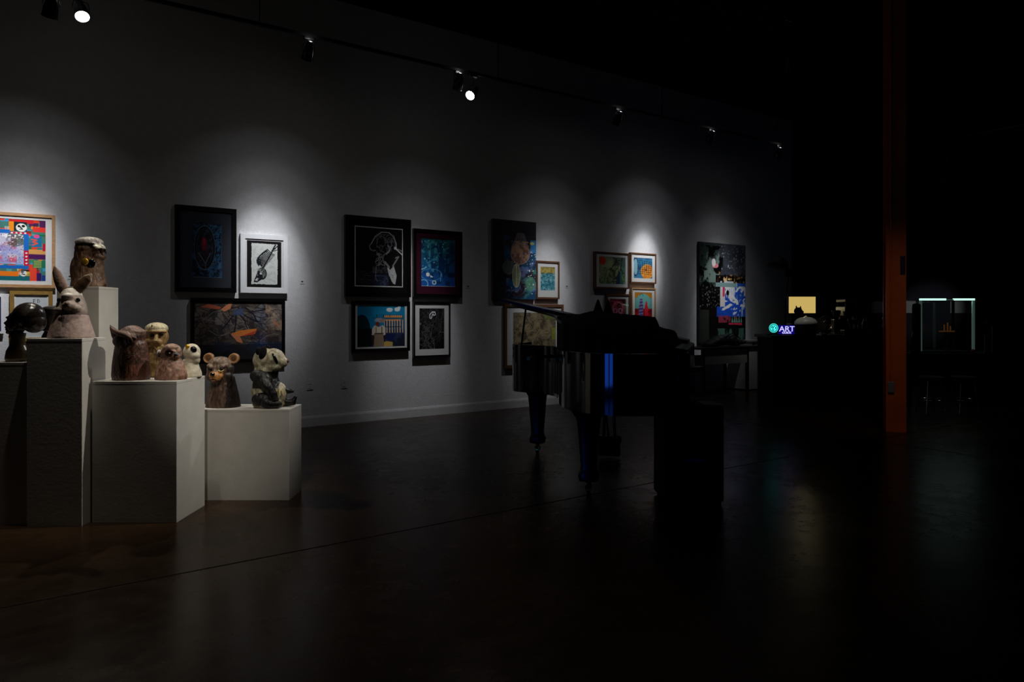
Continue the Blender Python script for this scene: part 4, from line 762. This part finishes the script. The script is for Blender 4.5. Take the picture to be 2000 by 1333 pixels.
# black cover bunched on the lid
def interp(ks, x):
    for (a, ha), (c, hc) in zip(ks, ks[1:]):
        if a <= x <= c: return ha+(hc-ha)*(x-a)/(c-a)
    return ks[0][1] if x < ks[0][0] else ks[-1][1]
def hgt(x): return interp([(.56, .0), (.66, .03), (.76, .05), (.85, .095), (1.0, .115), (1.2, .14), (1.355, .16), (1.378, .09), (1.5, .085), (1.52, .0)], x)
def yedge(x): return interp([(.60, -1.27), (.66, -1.50), (.76, -1.755), (.95, -1.93), (1.2, -2.0), (1.45, -1.91), (1.54, -1.80)], x)
b = new(); nx_, ny_ = 100, 30; g = []
for i in range(nx_+1):
    x = .60+.94*i/nx_; row = []; ye = yedge(x)
    for j in range(ny_+1):
        q = j/22
        if j <= 22:
            y = -.88+(ye+.88)*q; e_ = math.sin(PI*min(1, q*1.6))**.5 if q*1.6 < .5 else max(0, 1-(max(0, q-.31)/.69)**1.3)
            z = lz(x, y)+.026+hgt(x)*e_+.005*abs(math.sin(x*38+j*.4))*e_
        else:
            y = ye-.012-.006*math.sin(x*60); t_ = (j-22)/8; z = (lz(x, ye)+.024)*(1-t_)+(RZ1+.004)*t_
        row.append(b.verts.new((x, y, z)))
    g.append(row)
for i in range(nx_):
    for j in range(ny_): b.faces.new((g[i][j], g[i+1][j], g[i+1][j+1], g[i][j+1]))
c_ = build('piano_cover', b, 'cloth', None, True); sm = c_.modifiers.new('s', 'SOLIDIFY'); sm.thickness = .003; sm.offset = 1
c_.location = A0; c_.rotation_euler = (0, 0, BA); tag(c_, 'black cloth cover bunched on the piano lid and hanging over its tail edge', 'cover')
for (u, hh, lab) in ((.905, .100, 'left one of the two black pointed cones on the piano lid'), (.985, .105, 'right one of the two black pointed cones on the piano lid')):
    b = new(); lathe(b, [(.040, 0), (.033, .02), (.018, .065), (.007, hh-.004), (.001, hh)], n=20)
    p = Matrix.Translation(A0) @ Matrix.Rotation(BA, 4, 'Z') @ Vector((u, -1.16, lz(u, -.7)+.03+hgt(u))); c_ = build('cone_ornament', b, 'cloth', None, True); c_.location = p; tag(c_, lab, 'ornament', 'pointed cones on the piano')
# ------------------------------------------------------------------ big black loudspeaker in front of the piano
sp = thing('floor_speaker', 'big black floor speaker standing in front of the piano at right', 'speaker', (1.245, 5.01, 0), math.radians(1))
b = new(); box(b, (-.205, -.16, .02), (.205, .19, .68), .012); build('cabinet', b, 'matte', sp)
b = new(); box(b, (-.19, -.167, .05), (.19, -.158, .64), .004); build('grille', b, 'cloth', sp)
b = new(); box(b, (-.06, -.170, .30), (.06, -.166, .325)); build('badge', b, 'blueg', sp)
b = new(); ringbox(b, -.09, .09, .55, .59, .012, -.175, -.166); build('handle', b, 'greyd', sp)
for sx in (-1, 1):
    for sy in (-1, 1): b = new(); cyl(b, (sx*.17, sy*.13, 0), (sx*.17, sy*.13, .022), .022, n=14); build('foot', b, 'matte', sp)
b = new(); box(b, (.08, -.12, .681), (.20, .1, .684)); o_ = build('lit_edge_strip', b, 'grey'); o_.location = sp.location; o_.rotation_euler = sp.rotation_euler; tag(o_, 'grey strip standing in for the lit top edge of the floor speaker', 'highlight')  # pale strip imitates light catching the top edge of the cabinet
# ------------------------------------------------------------------ orange column
cx, cy = 4.315, 8.0
colm = thing('steel_column', 'orange painted steel I-beam column rising from floor to ceiling', 'column', (cx, cy, 0), math.radians(-28.0+8))
b = new(); box(b, (-.10, -.11, 0), (.10, -.098, H)); box(b, (-.10, .098, 0), (.10, .11, H)); box(b, (-.006, -.098, 0), (.006, .098, H)); build('beam', b, 'orange', colm)
b = new(); box(b, (-.085, -.135, .44), (-.02, -.11, .56), .006); build('outlet_box', b, 'grey', colm)
b = new(); cyl(b, (-.052, -.122, .56), (-.052, -.122, H), .009, n=10); build('conduit', b, 'orange', colm)
b = new(); box(b, (.04, -.1115, 1.75), (.092, -.1102, 1.96)); build('tape_strip', b, 'tape', colm)
# ------------------------------------------------------------------ table by the far wall, bag, white cabinet
def troot(name, label, cat, s, w_, z=0, group=None): return thing(name, label, cat, W(s, w_, z), TH, group)
s0, s1 = wall_s(1363, .5), wall_s(1457, .5)
t = troot('side_table', 'black table against the white wall below the graffiti canvas', 'table', (s0+s1)/2, .33)
hw = (s1-s0)/2; b = new(); box(b, (-hw, -.27, .745), (hw, .27, .775), .004); build('tabletop', b, 'black', t)
for sx in (-1, 1):
    for sy in (-1, 1): b = new(); box(b, (sx*(hw-.05)-.022, sy*.23-.022, 0), (sx*(hw-.05)+.022, sy*.23+.022, .745)); build('leg', b, 'black', t)
b = new(); box(b, (-hw+.07, -.245, .50), (hw-.07, -.225, .745)); build('drawer_front', b, 'pedestal', t)
def f(b):
    for k in range(9): q = k/8; ell(b, (-.42+.84*q, 0, .03+.075*math.sin(PI*min(1, q*1.1))**1.2+.06*max(0, q-.45)), (.11, .12, .035+.06*math.sin(PI*(.15+.8*q))))
    ell(b, (.18, 0, .13), (.1, .1, .09)); flatten(b)
g = troot('shoulder_bag', 'slumped black bag lying on the table below the graffiti canvas', 'bag', (s0+s1)/2+.25, .33, .775)
sculpt('bag_body', f, lambda x, y, z: flatcol(x, (14, 14, 15)), 'clay', g, .014, 3)
part('strap', g, 'cloth', lambda b: tube(b, [(-.3, -.06, .08), (-.1, -.10, .16), (.15, -.08, .225), (.35, -.07, .12)], .009, 8))
s2, s3 = wall_s(1461, .5), wall_s(1514, .5)
cb = troot('low_cabinet', 'white low cabinet with dark top beside the black bar counter', 'cabinet', (s2+s3)/2+.01, .26)
hw = (s3-s2)/2; b = new(); box(b, (-hw, -.22, .02), (hw, .24, .73), .003); build('body', b, 'pedestal', cb)
b = new(); box(b, (-hw-.01, -.235, .73), (hw+.01, .24, .765), .003); build('countertop', b, 'black', cb)
b = new(); box(b, (-.006, -.224, .06), (.006, -.219, .70)); build('door_gap', b, 'greyd', cb)
for k in range(3):
    b = new(); box(b, (-.22+.01*k, -.15, 0), (.2-.02*k, .13, .032), .002); o_ = build('flat_box', b, ['grey', 'greyd', 'grey'][k]); o_.location = W((s2+s3)/2+.05, .26, .766+k*.033); o_.rotation_euler = (0, 0, TH+.04*k)
    tag(o_, ['grey flat box at the bottom of the stack on the white cabinet', 'dark flat box in the middle of the stack on the white cabinet', 'grey flat box topping the stack on the white cabinet'][k], 'box', 'flat boxes on the white cabinet')
# ------------------------------------------------------------------ bar counter with everything on it
def cpos(px, py, Y): return at(px, py, Y)
CY = 9.8; BX0 = (1507-HX)/F*CY; BX1 = (1762-HX)/F*CY; CT = CH-(655-HY)/F*CY
ct = thing('bar_counter', 'long black bar counter between the white wall and the orange column', 'counter', ((BX0+BX1)/2, CY+.35, 0))
hw = (BX1-BX0)/2; b = new(); box(b, (-hw+.04, -.31, 0), (hw-.04, .33, CT-.04)); build('body', b, 'matte', ct)
b = new(); box(b, (-hw, -.35, CT-.04), (hw, .35, CT), .004); build('worktop', b, 'black', ct)
b = new(); [box(b, (-hw+.1+k*.58, -.316, .1), (-hw+.62+k*.58, -.3095, CT-.1)) for k in range(3)]; build('front_panel', b, 'matte', ct)
def on(px, dy=.0): Y = CY+.1+dy; return Vector(((px-HX)/F*Y, Y, CT))
# neon sign
sg = thing('neon_sign', 'glowing sign, cyan round emblem and blue letters ART, left end of the bar', 'sign', on(1528, -.02))
sc_ = (CY+.08)/F
b = new(); box(b, (-.21, 0, .0), (.20, .03, .012)); build('stand', b, 'black', sg)
def X_(px): return (px-1528)*sc_
def Z_(py): return (655-py)*sc_*1.0
b = new(); box(b, (X_(1521), .006, Z_(657)+.018), (X_(1552), .012, Z_(636))); build('back_plate', b, 'bluebk', sg)
def text_mesh(txt, size, x, z, m, name, ext=.003, sx=1):
    cu = bpy.data.curves.new(name, 'FONT'); cu.body = txt; cu.size = size; cu.extrude = ext; cu.offset = .0006; cu.align_x = 'CENTER'
    o = bpy.data.objects.new('t', cu); COL.objects.link(o); dg = bpy.context.evaluated_depsgraph_get(); me = bpy.data.meshes.new_from_object(o.evaluated_get(dg)); bpy.data.objects.remove(o)
    me.transform(Matrix.Translation((x, 0, z)) @ Matrix.Rotation(PI/2, 4, 'X') @ Matrix.Diagonal((sx, 1, 1, 1))); me.materials.clear(); me.materials.append(M[m])
    q = bpy.data.objects.new(name, me); COL.objects.link(q); q.parent = sg; return q
text_mesh('ART', .105, X_(1537), Z_(648), 'lilac', 'lettering_art', sx=1.1)
text_mesh('GUIDE', .038, X_(1536.5), Z_(652.3), 'lilac', 'lettering_guide', sx=1.15)
b = new(); cc = (X_(1511), 0, Z_(641.5))
def circ(b, r, t, y=0, n=40, z=cc): 
    pts = [(z[0]+r*math.cos(2*PI*k/n), y, z[2]+r*math.sin(2*PI*k/n)) for k in range(n+1)]
    tube(b, pts, t, 6)
circ(b, .060, .0035); build('emblem_ring', b, 'cyan', sg)
b = new(); circ(b, .042, .0045); tube(b, [(cc[0]-.036, 0, cc[2]-.02), (cc[0], 0, cc[2]+.04), (cc[0]+.01, 0, cc[2]-.04)], .006, 6); tube(b, [(cc[0]-.034, 0, cc[2]-.015), (cc[0]+.005, 0, cc[2]-.012)], .006, 6); tube(b, [(cc[0]+.036, 0, cc[2]+.016), (cc[0]+.02, 0, cc[2]+.022), (cc[0]+.014, 0, cc[2]), (cc[0]+.022, 0, cc[2]-.018), (cc[0]+.034, 0, cc[2]-.02)], .006, 6); build('emblem', b, 'cyan', sg)
# monitor with the yellow picture
MY = 10.85
def mp(px, py, Y=MY): return at(px, py, Y)
p = mp(1567, 655); mo = thing('lit_monitor', 'monitor with a lit pale yellow screen behind the bar', 'monitor', (p.x, MY, CT))
k = MY/F; CTp = CT
zt, zb = mp(0, 580).z-CT, mp(0, 612).z-CT
b = new(); box(b, (-27*k-.012, .008, zb-.012), (27*k+.012, .04, zt+.012), .004); build('bezel', b, 'black', mo)
b = new(); box(b, (-26*k, .002, zb), (26*k, .0075, zt)); build('screen', b, 'screen', mo)
b = new(); box(b, (-.03, .02, .01), (.03, .035, zb)); box(b, (-.12, -.06, 0), (.12, .09, .012)); build('stand', b, 'black', mo)
b = new(); box(b, (-.12, -.2, 0), (1.38, .2, CT-.001)); o_ = build('back_counter', b, 'matte', None); o_.location = (p.x-.25, MY+.1, 0); tag(o_, 'dark back counter behind the bar, below the lit monitor', 'counter')
def small(name, label, cat, px, dy, m, fn, group=None, smooth=True):
    b = new(); fn(b); o = build(name, b, m, None, smooth); o.location = on(px, dy); return tag(o, label, cat, group)
GB = 'things standing on the bar'
o_ = small('cat_figurine', 'small dark figurine silhouetted against the lit yellow screen', 'figurine', 1559, .42, 'matte', lambda b: (ell(b, (0, 0, .16), (.06, .05, .16)), ell(b, (.0, 0, .335), (.06, .05, .055)), ell(b, (.05, 0, .32), (.03, .03, .025)), cyl(b, (-.02, 0, .36), (-.03, 0, .415), .02, .004), cyl(b, (.03, 0, .36), (.035, 0, .41), .02, .004), flatten(b)), GB)
bw = small('dome_lid', 'pale upturned enamel dome on the bar below the lit screen', 'dome', 1574, .08, 'cream', lambda b: lathe(b, [(.15, .145), (.155, .155), (.148, .185), (.12, .22), (.07, .245), (.02, .25), (.02, .262), (.001, .264)]), GB)
part('dome_base', bw, 'matte', lambda b: lathe(b, [(.13, 0), (.14, .02), (.145, .143), (.12, .143)]))
for k in range(5): small('saucer', ['lowest', 'second lowest', 'middle', 'second highest', 'topmost'][k]+' pale saucer of the small stack left of the dome', 'saucer', 1541, .3, 'cream', lambda b, k=k: lathe(b, [(.018, .06+k*.022), (.034, .068+k*.022), (.036, .072+k*.022), (.016, .066+k*.022)]), 'stacked saucers on the bar')
small('cup_riser', 'dark riser under the small stack of saucers', 'riser', 1541, .3, 'matte', lambda b: box(b, (-.04, -.04, 0), (.04, .04, .058), .003), GB, False)
pl = small('desk_fan', 'round dark fan with wire ring, right of the dome', 'fan', 1613, -.06, 'black', lambda b: (box(b, (-.07, -.05, 0), (.07, .05, .02), .004), cyl(b, (0, 0, .02), (0, 0, .1), .012), ell(b, (0, 0, .17), (.03, .05, .03))), GB)
part('wire_guard', pl, 'silver', lambda b: [tube(b, [(r_*math.cos(2*PI*q/32), y_, .17+r_*math.sin(2*PI*q/32)) for q in range(33)], .002, 5) for r_, y_ in ((.10, -.03), (.075, -.04), (.05, -.045), (.10, .01))]+[cyl(b, (0, -.045, .17), (.1*math.cos(q*PI/6), -.03, .17+.1*math.sin(q*PI/6)), .0015, n=4) for q in range(12)])
small('serving_plate', 'silver plate leaning upright beside the fan', 'plate', 1596, .5, 'silver', lambda b: (lathe(b, [(.02, 0), (.10, .004), (.12, .016), (.122, .02), (.1, .01), (.02, .006)]), bmesh.ops.rotate(b, cent=(0, 0, 0), matrix=Matrix.Rotation(math.radians(75), 3, 'X'), verts=b.verts), bmesh.ops.translate(b, vec=(0, 0, .12), verts=b.verts)), GB)
gr = small('coffee_grinder', 'dark coffee grinder with hopper on the bar', 'grinder', 1633, .08, 'greyd', lambda b: (box(b, (-.06, -.08, 0), (.06, .08, .03), .006), box(b, (-.045, -.04, .03), (.045, .06, .22), .01)), GB, False)
part('hopper', gr, 'glassd', lambda b: lathe(b, [(.03, .22), (.06, .30), (.062, .34), (.05, .345)]))
cm = small('espresso_machine', 'black espresso machine with grey top tray on the bar', 'coffee machine', 1664, .08, 'black', lambda b: (box(b, (-.15, -.1, 0), (.15, .18, .07), .008), box(b, (-.15, .04, .07), (.15, .18, .30), .01), box(b, (-.15, -.12, .26), (.15, .18, .40), .012)), GB, False)
part('top_tray', cm, 'grey', lambda b: box(b, (-.145, -.115, .46), (.145, .175, .50), .008), False)
for sx in (-1, 1):
    for sy in (-.09, .15): part('tray_post', cm, 'greyd', lambda b: cyl(b, (sx*.13, sy, .39), (sx*.13, sy, .47), .008, n=8))
part('steam_wand', cm, 'chrome', lambda b: (tube(b, [(-.12, -.13, .26), (-.13, -.15, .2), (-.10, -.16, .09)], .006, 8), tube(b, [(.12, -.13, .26), (.13, -.15, .2), (.13, -.16, .11)], .006, 8)))
part('group_head', cm, 'silver', lambda b: (cyl(b, (0, -.06, .26), (0, -.06, .21), .032), cyl(b, (0, -.07, .215), (0, -.19, .205), .01), lathe(b, [(.03, .07), (.035, .075), (.036, .14), (.03, .15)], (0.02, -.05, 0))))
small('storage_tub', 'blue-grey plastic tub on the bar left of the column', 'tub', 1709, -.08, 'blueg', lambda b: (box(b, (-.085, -.07, 0), (.085, .07, .11), .012), box(b, (-.092, -.077, .1), (.092, .077, .115), .004)), GB, False)
small('bar_tap', 'small chrome tap on the bar just left of the column', 'tap', 1724, .0, 'chrome', lambda b: (lathe(b, [(.03, 0), (.03, .01), (.012, .02), (.012, .16)]), tube(b, [(0, 0, .15), (0, 0, .2), (.0, -.04, .225), (0, -.08, .21), (0, -.09, .17)], .009, 8), ell(b, (0, 0, .23), (.014, .014, .014))), GB)
for px, lab in ((1643, 'dark bottle standing left of the espresso machine'), (1688, 'dark bottle standing right of the espresso machine')):
    small('bottle', lab, 'bottle', px, .38, 'glassd', lambda b: lathe(b, [(.034, 0), (.036, .02), (.036, .16), (.014, .21), (.013, .27), (.015, .275)]), GB)
small('drip_tray', 'low silver tray on the bar in front of the grinder', 'tray', 1630, -.16, 'silver', lambda b: box(b, (-.09, -.05, 0), (.09, .05, .014), .004), GB, False)
small('cup', 'small pale cup on the bar front edge left of the tray', 'cup', 1604, -.22, 'white', lambda b: lathe(b, [(.016, 0), (.026, .03), (.028, .04), (.024, .04), (.014, .006)]), GB)
gl = spot('dome_fill_spot', (p.x, MY-.03, CT+.45), (p.x-.05, CY+.16, CT+.1), 5, 75, 1, (1, .86, .5), .05)  # extra spot added in front of the screen to brighten the dome
# arched lamp behind the bar end
al = thing('arc_lamp', 'black arched floor lamp with wide dome shade by the white wall', 'lamp', at(1534, 760, 11.6).xy.to_3d(), 0)
kk = 11.6/F
def az(py): return CH-(py-HY)*kk
b = new(); lathe(b, [(.15, 0), (.15, .02), (.02, .03)]); build('base', b, 'matte', al, True)
b = new(); tube(b, [(0, 0, .02), (0, 0, az(600)), (.03, 0, az(560)), (.06, 0, az(535)), (.03, 0, az(522)), (-.02, 0, az(508)), (-.10, 0, az(500))], .011, 8); build('pole', b, 'matte', al, True)
b = new(); box(b, (-.02, -.05, az(541)), (.15, .05, az(525)), .02); build('joint', b, 'matte', al)
b = new(); lathe(b, [(.16, 0), (.168, .02), (.15, .09), (.10, .15), (.03, .175), (.001, .176)], n=32); bmesh.ops.rotate(b, cent=(0, 0, 0), matrix=Matrix.Rotation(math.radians(14), 3, 'Y'), verts=b.verts); bmesh.ops.translate(b, vec=(-.13, 0, az(523)), verts=b.verts); build('shade', b, 'matte', al, True)
# ------------------------------------------------------------------ right side: work table with lit display frame, stools, chair
TY = 10.2; TT = .755
def tp(px, py=0, Y=TY): return at(px, py, Y)
tx0, tx1 = tp(1772).x, tp(1964).x
wt = thing('work_table', 'dark table right of the orange column carrying the lit display case', 'table', ((tx0+tx1)/2, TY+.35, 0))
hw = (tx1-tx0)/2; b = new(); box(b, (-hw, -.37, TT-.03), (hw, .35, TT), .004); build('tabletop', b, 'greyd', wt)
for sx in (-1, 1):
    for sy in (-1, 1): b = new(); box(b, (sx*(hw-.06)-.02, sy*.3-.02, 0), (sx*(hw-.06)+.02, sy*.3+.02, TT-.03)); build('leg', b, 'black', wt)
k = TY/F; dx = tp(1859).x; dc = thing('display_case', 'square glass display case with glowing top edge on the dark table', 'display case', (dx, TY+.10, TT))
zh = CH-(583-HY)*k-TT; hwc = 54*k
b = new(); box(b, (-hwc, 0, .0), (hwc, .5, .025)); build('base', b, 'greyd', dc)
for sx in (-1, 1):
    b = new(); box(b, (sx*hwc-(.03 if sx > 0 else 0), 0, .025), (sx*hwc+(.03 if sx < 0 else 0), .03, zh-.03)); build('post', b, 'acryl', dc)
    b = new(); box(b, (sx*hwc-(.03 if sx > 0 else 0), .47, .025), (sx*hwc+(.03 if sx < 0 else 0), .5, zh-.03)); build('post', b, 'matte', dc)
b = new(); box(b, (-hwc, 0, zh-.03), (hwc, .5, zh-.0285)); build('top_panel', b, 'matte', dc)
b = new(); box(b, (-hwc, -.002, zh-.028), (-.02, .025, zh)); build('led_strip', b, 'led', dc)
b = new(); box(b, (.09, -.002, zh-.028), (hwc, .025, zh)); build('led_strip', b, 'led', dc)
b = new(); box(b, (-.02, 0, zh-.028), (.09, .02, zh-.012)); build('top_rail', b, 'acryl', dc)
b = new(); box(b, (-hwc+.03, .008, .025), (hwc-.03, .013, zh-.032)); build('front_glass', b, 'case', dc)
b = new(); box(b, (-hwc+.03, .486, .025), (hwc-.03, .492, zh-.032)); build('back_glass', b, 'case', dc)
sb = thing('ship_ornament', 'tiny amber-lit ship ornament inside the display case', 'ornament', (tp(1871).x, TY+.28, TT+.026))
b = new(); lathe(b, [(.05, 0), (.04, .02), (.02, .10), (.02, .26), (.05, .275)], n=16); build('stand', b, 'matte', sb, True)
b = new(); prism(b, [(-.10, -.012), (.10, -.012), (.13, 0), (.10, .012), (-.10, .012)], .276, .292); build('hull', b, 'amber', sb)
for q, (x, hh) in enumerate(((-.03, .09), (.02, .12), (.06, .07))): b = new(); prism(b, [(x-.006, -.003), (x+.012, -.003), (x+.012, .003), (x-.006, .003)], .293, .293+hh); build('mast', b, 'amber', sb)
LP = bpy.data.lights.new('case_strip_light', 'AREA'); LP.shape = 'RECTANGLE'; LP.size = .7; LP.size_y = .02; LP.energy = .6; LP.color = (.75, 1, .92)
lo = bpy.data.objects.new('case_strip_light', LP); COL.objects.link(lo); lo.location = (dx, TY+.115, TT+zh-.034); lo.parent = None
def tab(name, label, cat, px, dy, m, fn, smooth=True):
    b = new(); fn(b); o = build(name, b, m, None, smooth); Y = TY+dy; o.location = ((px-HX)/F*Y, Y, TT); return tag(o, label, cat)
ch = tab('tower_speaker', 'tall rounded black speaker between column and display case', 'speaker', 1790, .1, 'matte', lambda b: (box(b, (-.05, -.05, 0), (.05, .05, .72), .03),))
tab('glass_bottle', 'dark glossy bottle left of the display case', 'bottle', 1784, -.03, 'glassd', lambda b: lathe(b, [(.036, 0), (.038, .02), (.038, .24), (.014, .31), (.013, .40), (.016, .41)]))
tab('picture_stand', 'small pale framed card standing right of the display case', 'card', 1930, .05, 'grey', lambda b: (box(b, (-.05, 0, 0), (.05, .012, .26), .002), box(b, (-.035, .012, 0), (.035, .08, .01))), False)
tab('red_ball', 'small red ball on the table front edge before the display case', 'ball', 1900, .04, 'redp', lambda b: ell(b, (0, 0, .03), (.03, .03, .03)))
tab('wire_glasses', 'twisted wire ornament behind the pale framed card', 'ornament', 1938, .16, 'silver', lambda b: (cyl(b, (0, 0, 0), (0, 0, .40), .006, n=8), tube(b, [(-.12, 0, .42), (-.06, 0, .46), (-.02, 0, .40), (.04, 0, .42), (.08, 0, .47), (.12, 0, .44)], .008, 8)))
for px, lab in ((1818, 'left chrome-legged stool under the dark table'), (1882, 'right chrome-legged stool under the dark table')):
    Y = 9.45; st = thing('bar_stool', lab, 'stool', ((px-HX)/F*Y, Y, 0), 0, 'stools by the dark table')
    b = new(); lathe(b, [(.15, .44), (.165, .455), (.16, .48), (.14, .49)]); build('seat', b, 'matte', st, True)
    for q in range(4): a = PI/4+q*PI/2; b = new(); tube(b, [(.12*math.cos(a), .12*math.sin(a), .44), (.18*math.cos(a), .18*math.sin(a), .0)], .009, 8); build('leg', b, 'chrome', st, True)
    b = new(); tube(b, [(.155*math.cos(2*PI*q/24), .155*math.sin(2*PI*q/24), .18) for q in range(25)], .006, 6); build('foot_ring', b, 'chrome', st, True)
# pale panels and pipe on the back wall
def on_back(px):   # s = S1 plane, returns w
    t_ = (px-HX)/F; c0 = W(S1, 0, 0); v = N; # c0.x+v.x*w = t*(c0.y+v.y*w)
    w_ = (t_*c0.y-c0.x)/(v.x-t_*v.y); return w_, (c0+v*w_).y
def bpanel(name, label, cat, pxa, pxb, pya, pyb, m, th=.02):
    wa, Ya = on_back(pxa); wb, Yb = on_back(pxb); z1 = CH-(pya-HY)/F*Ya; z0 = CH-(pyb-HY)/F*Ya
    b = new(); box(b, (S1-th-.004, -wb, z0), (S1-.004, -wa, z1), .003); o = build(name, b, m); o.location = O; o.rotation_euler = (0, 0, TH); return tag(o, label, cat)
bpanel('blank_poster', 'pale blank poster on the back wall half behind the orange column', 'poster', 1752, 1789, 588, 612, 'white')
bpanel('blank_poster', 'pale blank poster on the back wall seen through the display case', 'poster', 1857, 1906, 585, 612, 'white')
sa, sb_ = wall_s(1702), wall_s(1736); b = new(); box(b, (sa, -.024, wall_z(1702, 612)), (sb_, -.004, wall_z(1702, 589)), .003); o_ = build('blank_poster', b, 'white'); o_.location = O; o_.rotation_euler = (0, 0, TH); tag(o_, 'pale blank poster on the far dark wall just left of the orange column', 'poster')
w0, Y0 = on_back(1775); w1, Y1 = on_back(2120)
zp = CH-(287-HY)/F*Y0
b = new(); cyl(b, (S1-.06, -w0+.6, zp), (S1-.06, -w1, zp), .022, n=12)
o_ = build('ceiling_pipe', b, 'silver', None, True); o_.location = O; o_.rotation_euler = (0, 0, TH); tag(o_, 'thin metal pipe running along the top of the back wall', 'pipe')

# ------------------------------------------------------------------ glazed double door behind the visitor, blue dusk outside
dr = bpy.data.objects.new('door_1', None); COL.objects.link(dr); dr.location = W(S0, 5.45, 0); dr.rotation_euler = (0, 0, TH); dr['kind'] = 'structure'
def lb(a, b_, m, name): b = new(); box(b, a, b_); o = build(name, b, m, dr); o['kind'] = 'structure'; return o
for q in (-1, 1):
    y0, y1 = (-1.0, -.03) if q < 0 else (.03, 1.0)
    b = new(); bmesh.ops.translate(b, vec=(0, 0, 0), verts=b.verts)
    for (ya, yb, za, zb_) in ((y0, y0+.08, .0, 2.2), (y1-.08, y1, .0, 2.2), (y0+.08, y1-.08, 0, .16), (y0+.08, y1-.08, 2.1, 2.2)): box(b, (.01, ya, za), (.06, yb, zb_))
    build('door_leaf', b, 'black', dr)
    lb((.03, y0+.08, .16), (.034, y1-.08, .86), 'dusk', 'pane'); lb((.03, y0+.08, .94), (.034, y1-.08, 2.1), 'duskdim', 'pane'); lb((.01, y0+.08, .86), (.06, y1-.08, .94), 'black', 'mid_rail')  # blue glow put into lower panes only; upper ones dimmed to limit spill
    b = new(); cyl(b, (.09, q*.1, .9), (.09, q*.1, 1.3), .012); build('handle', b, 'chrome', dr)
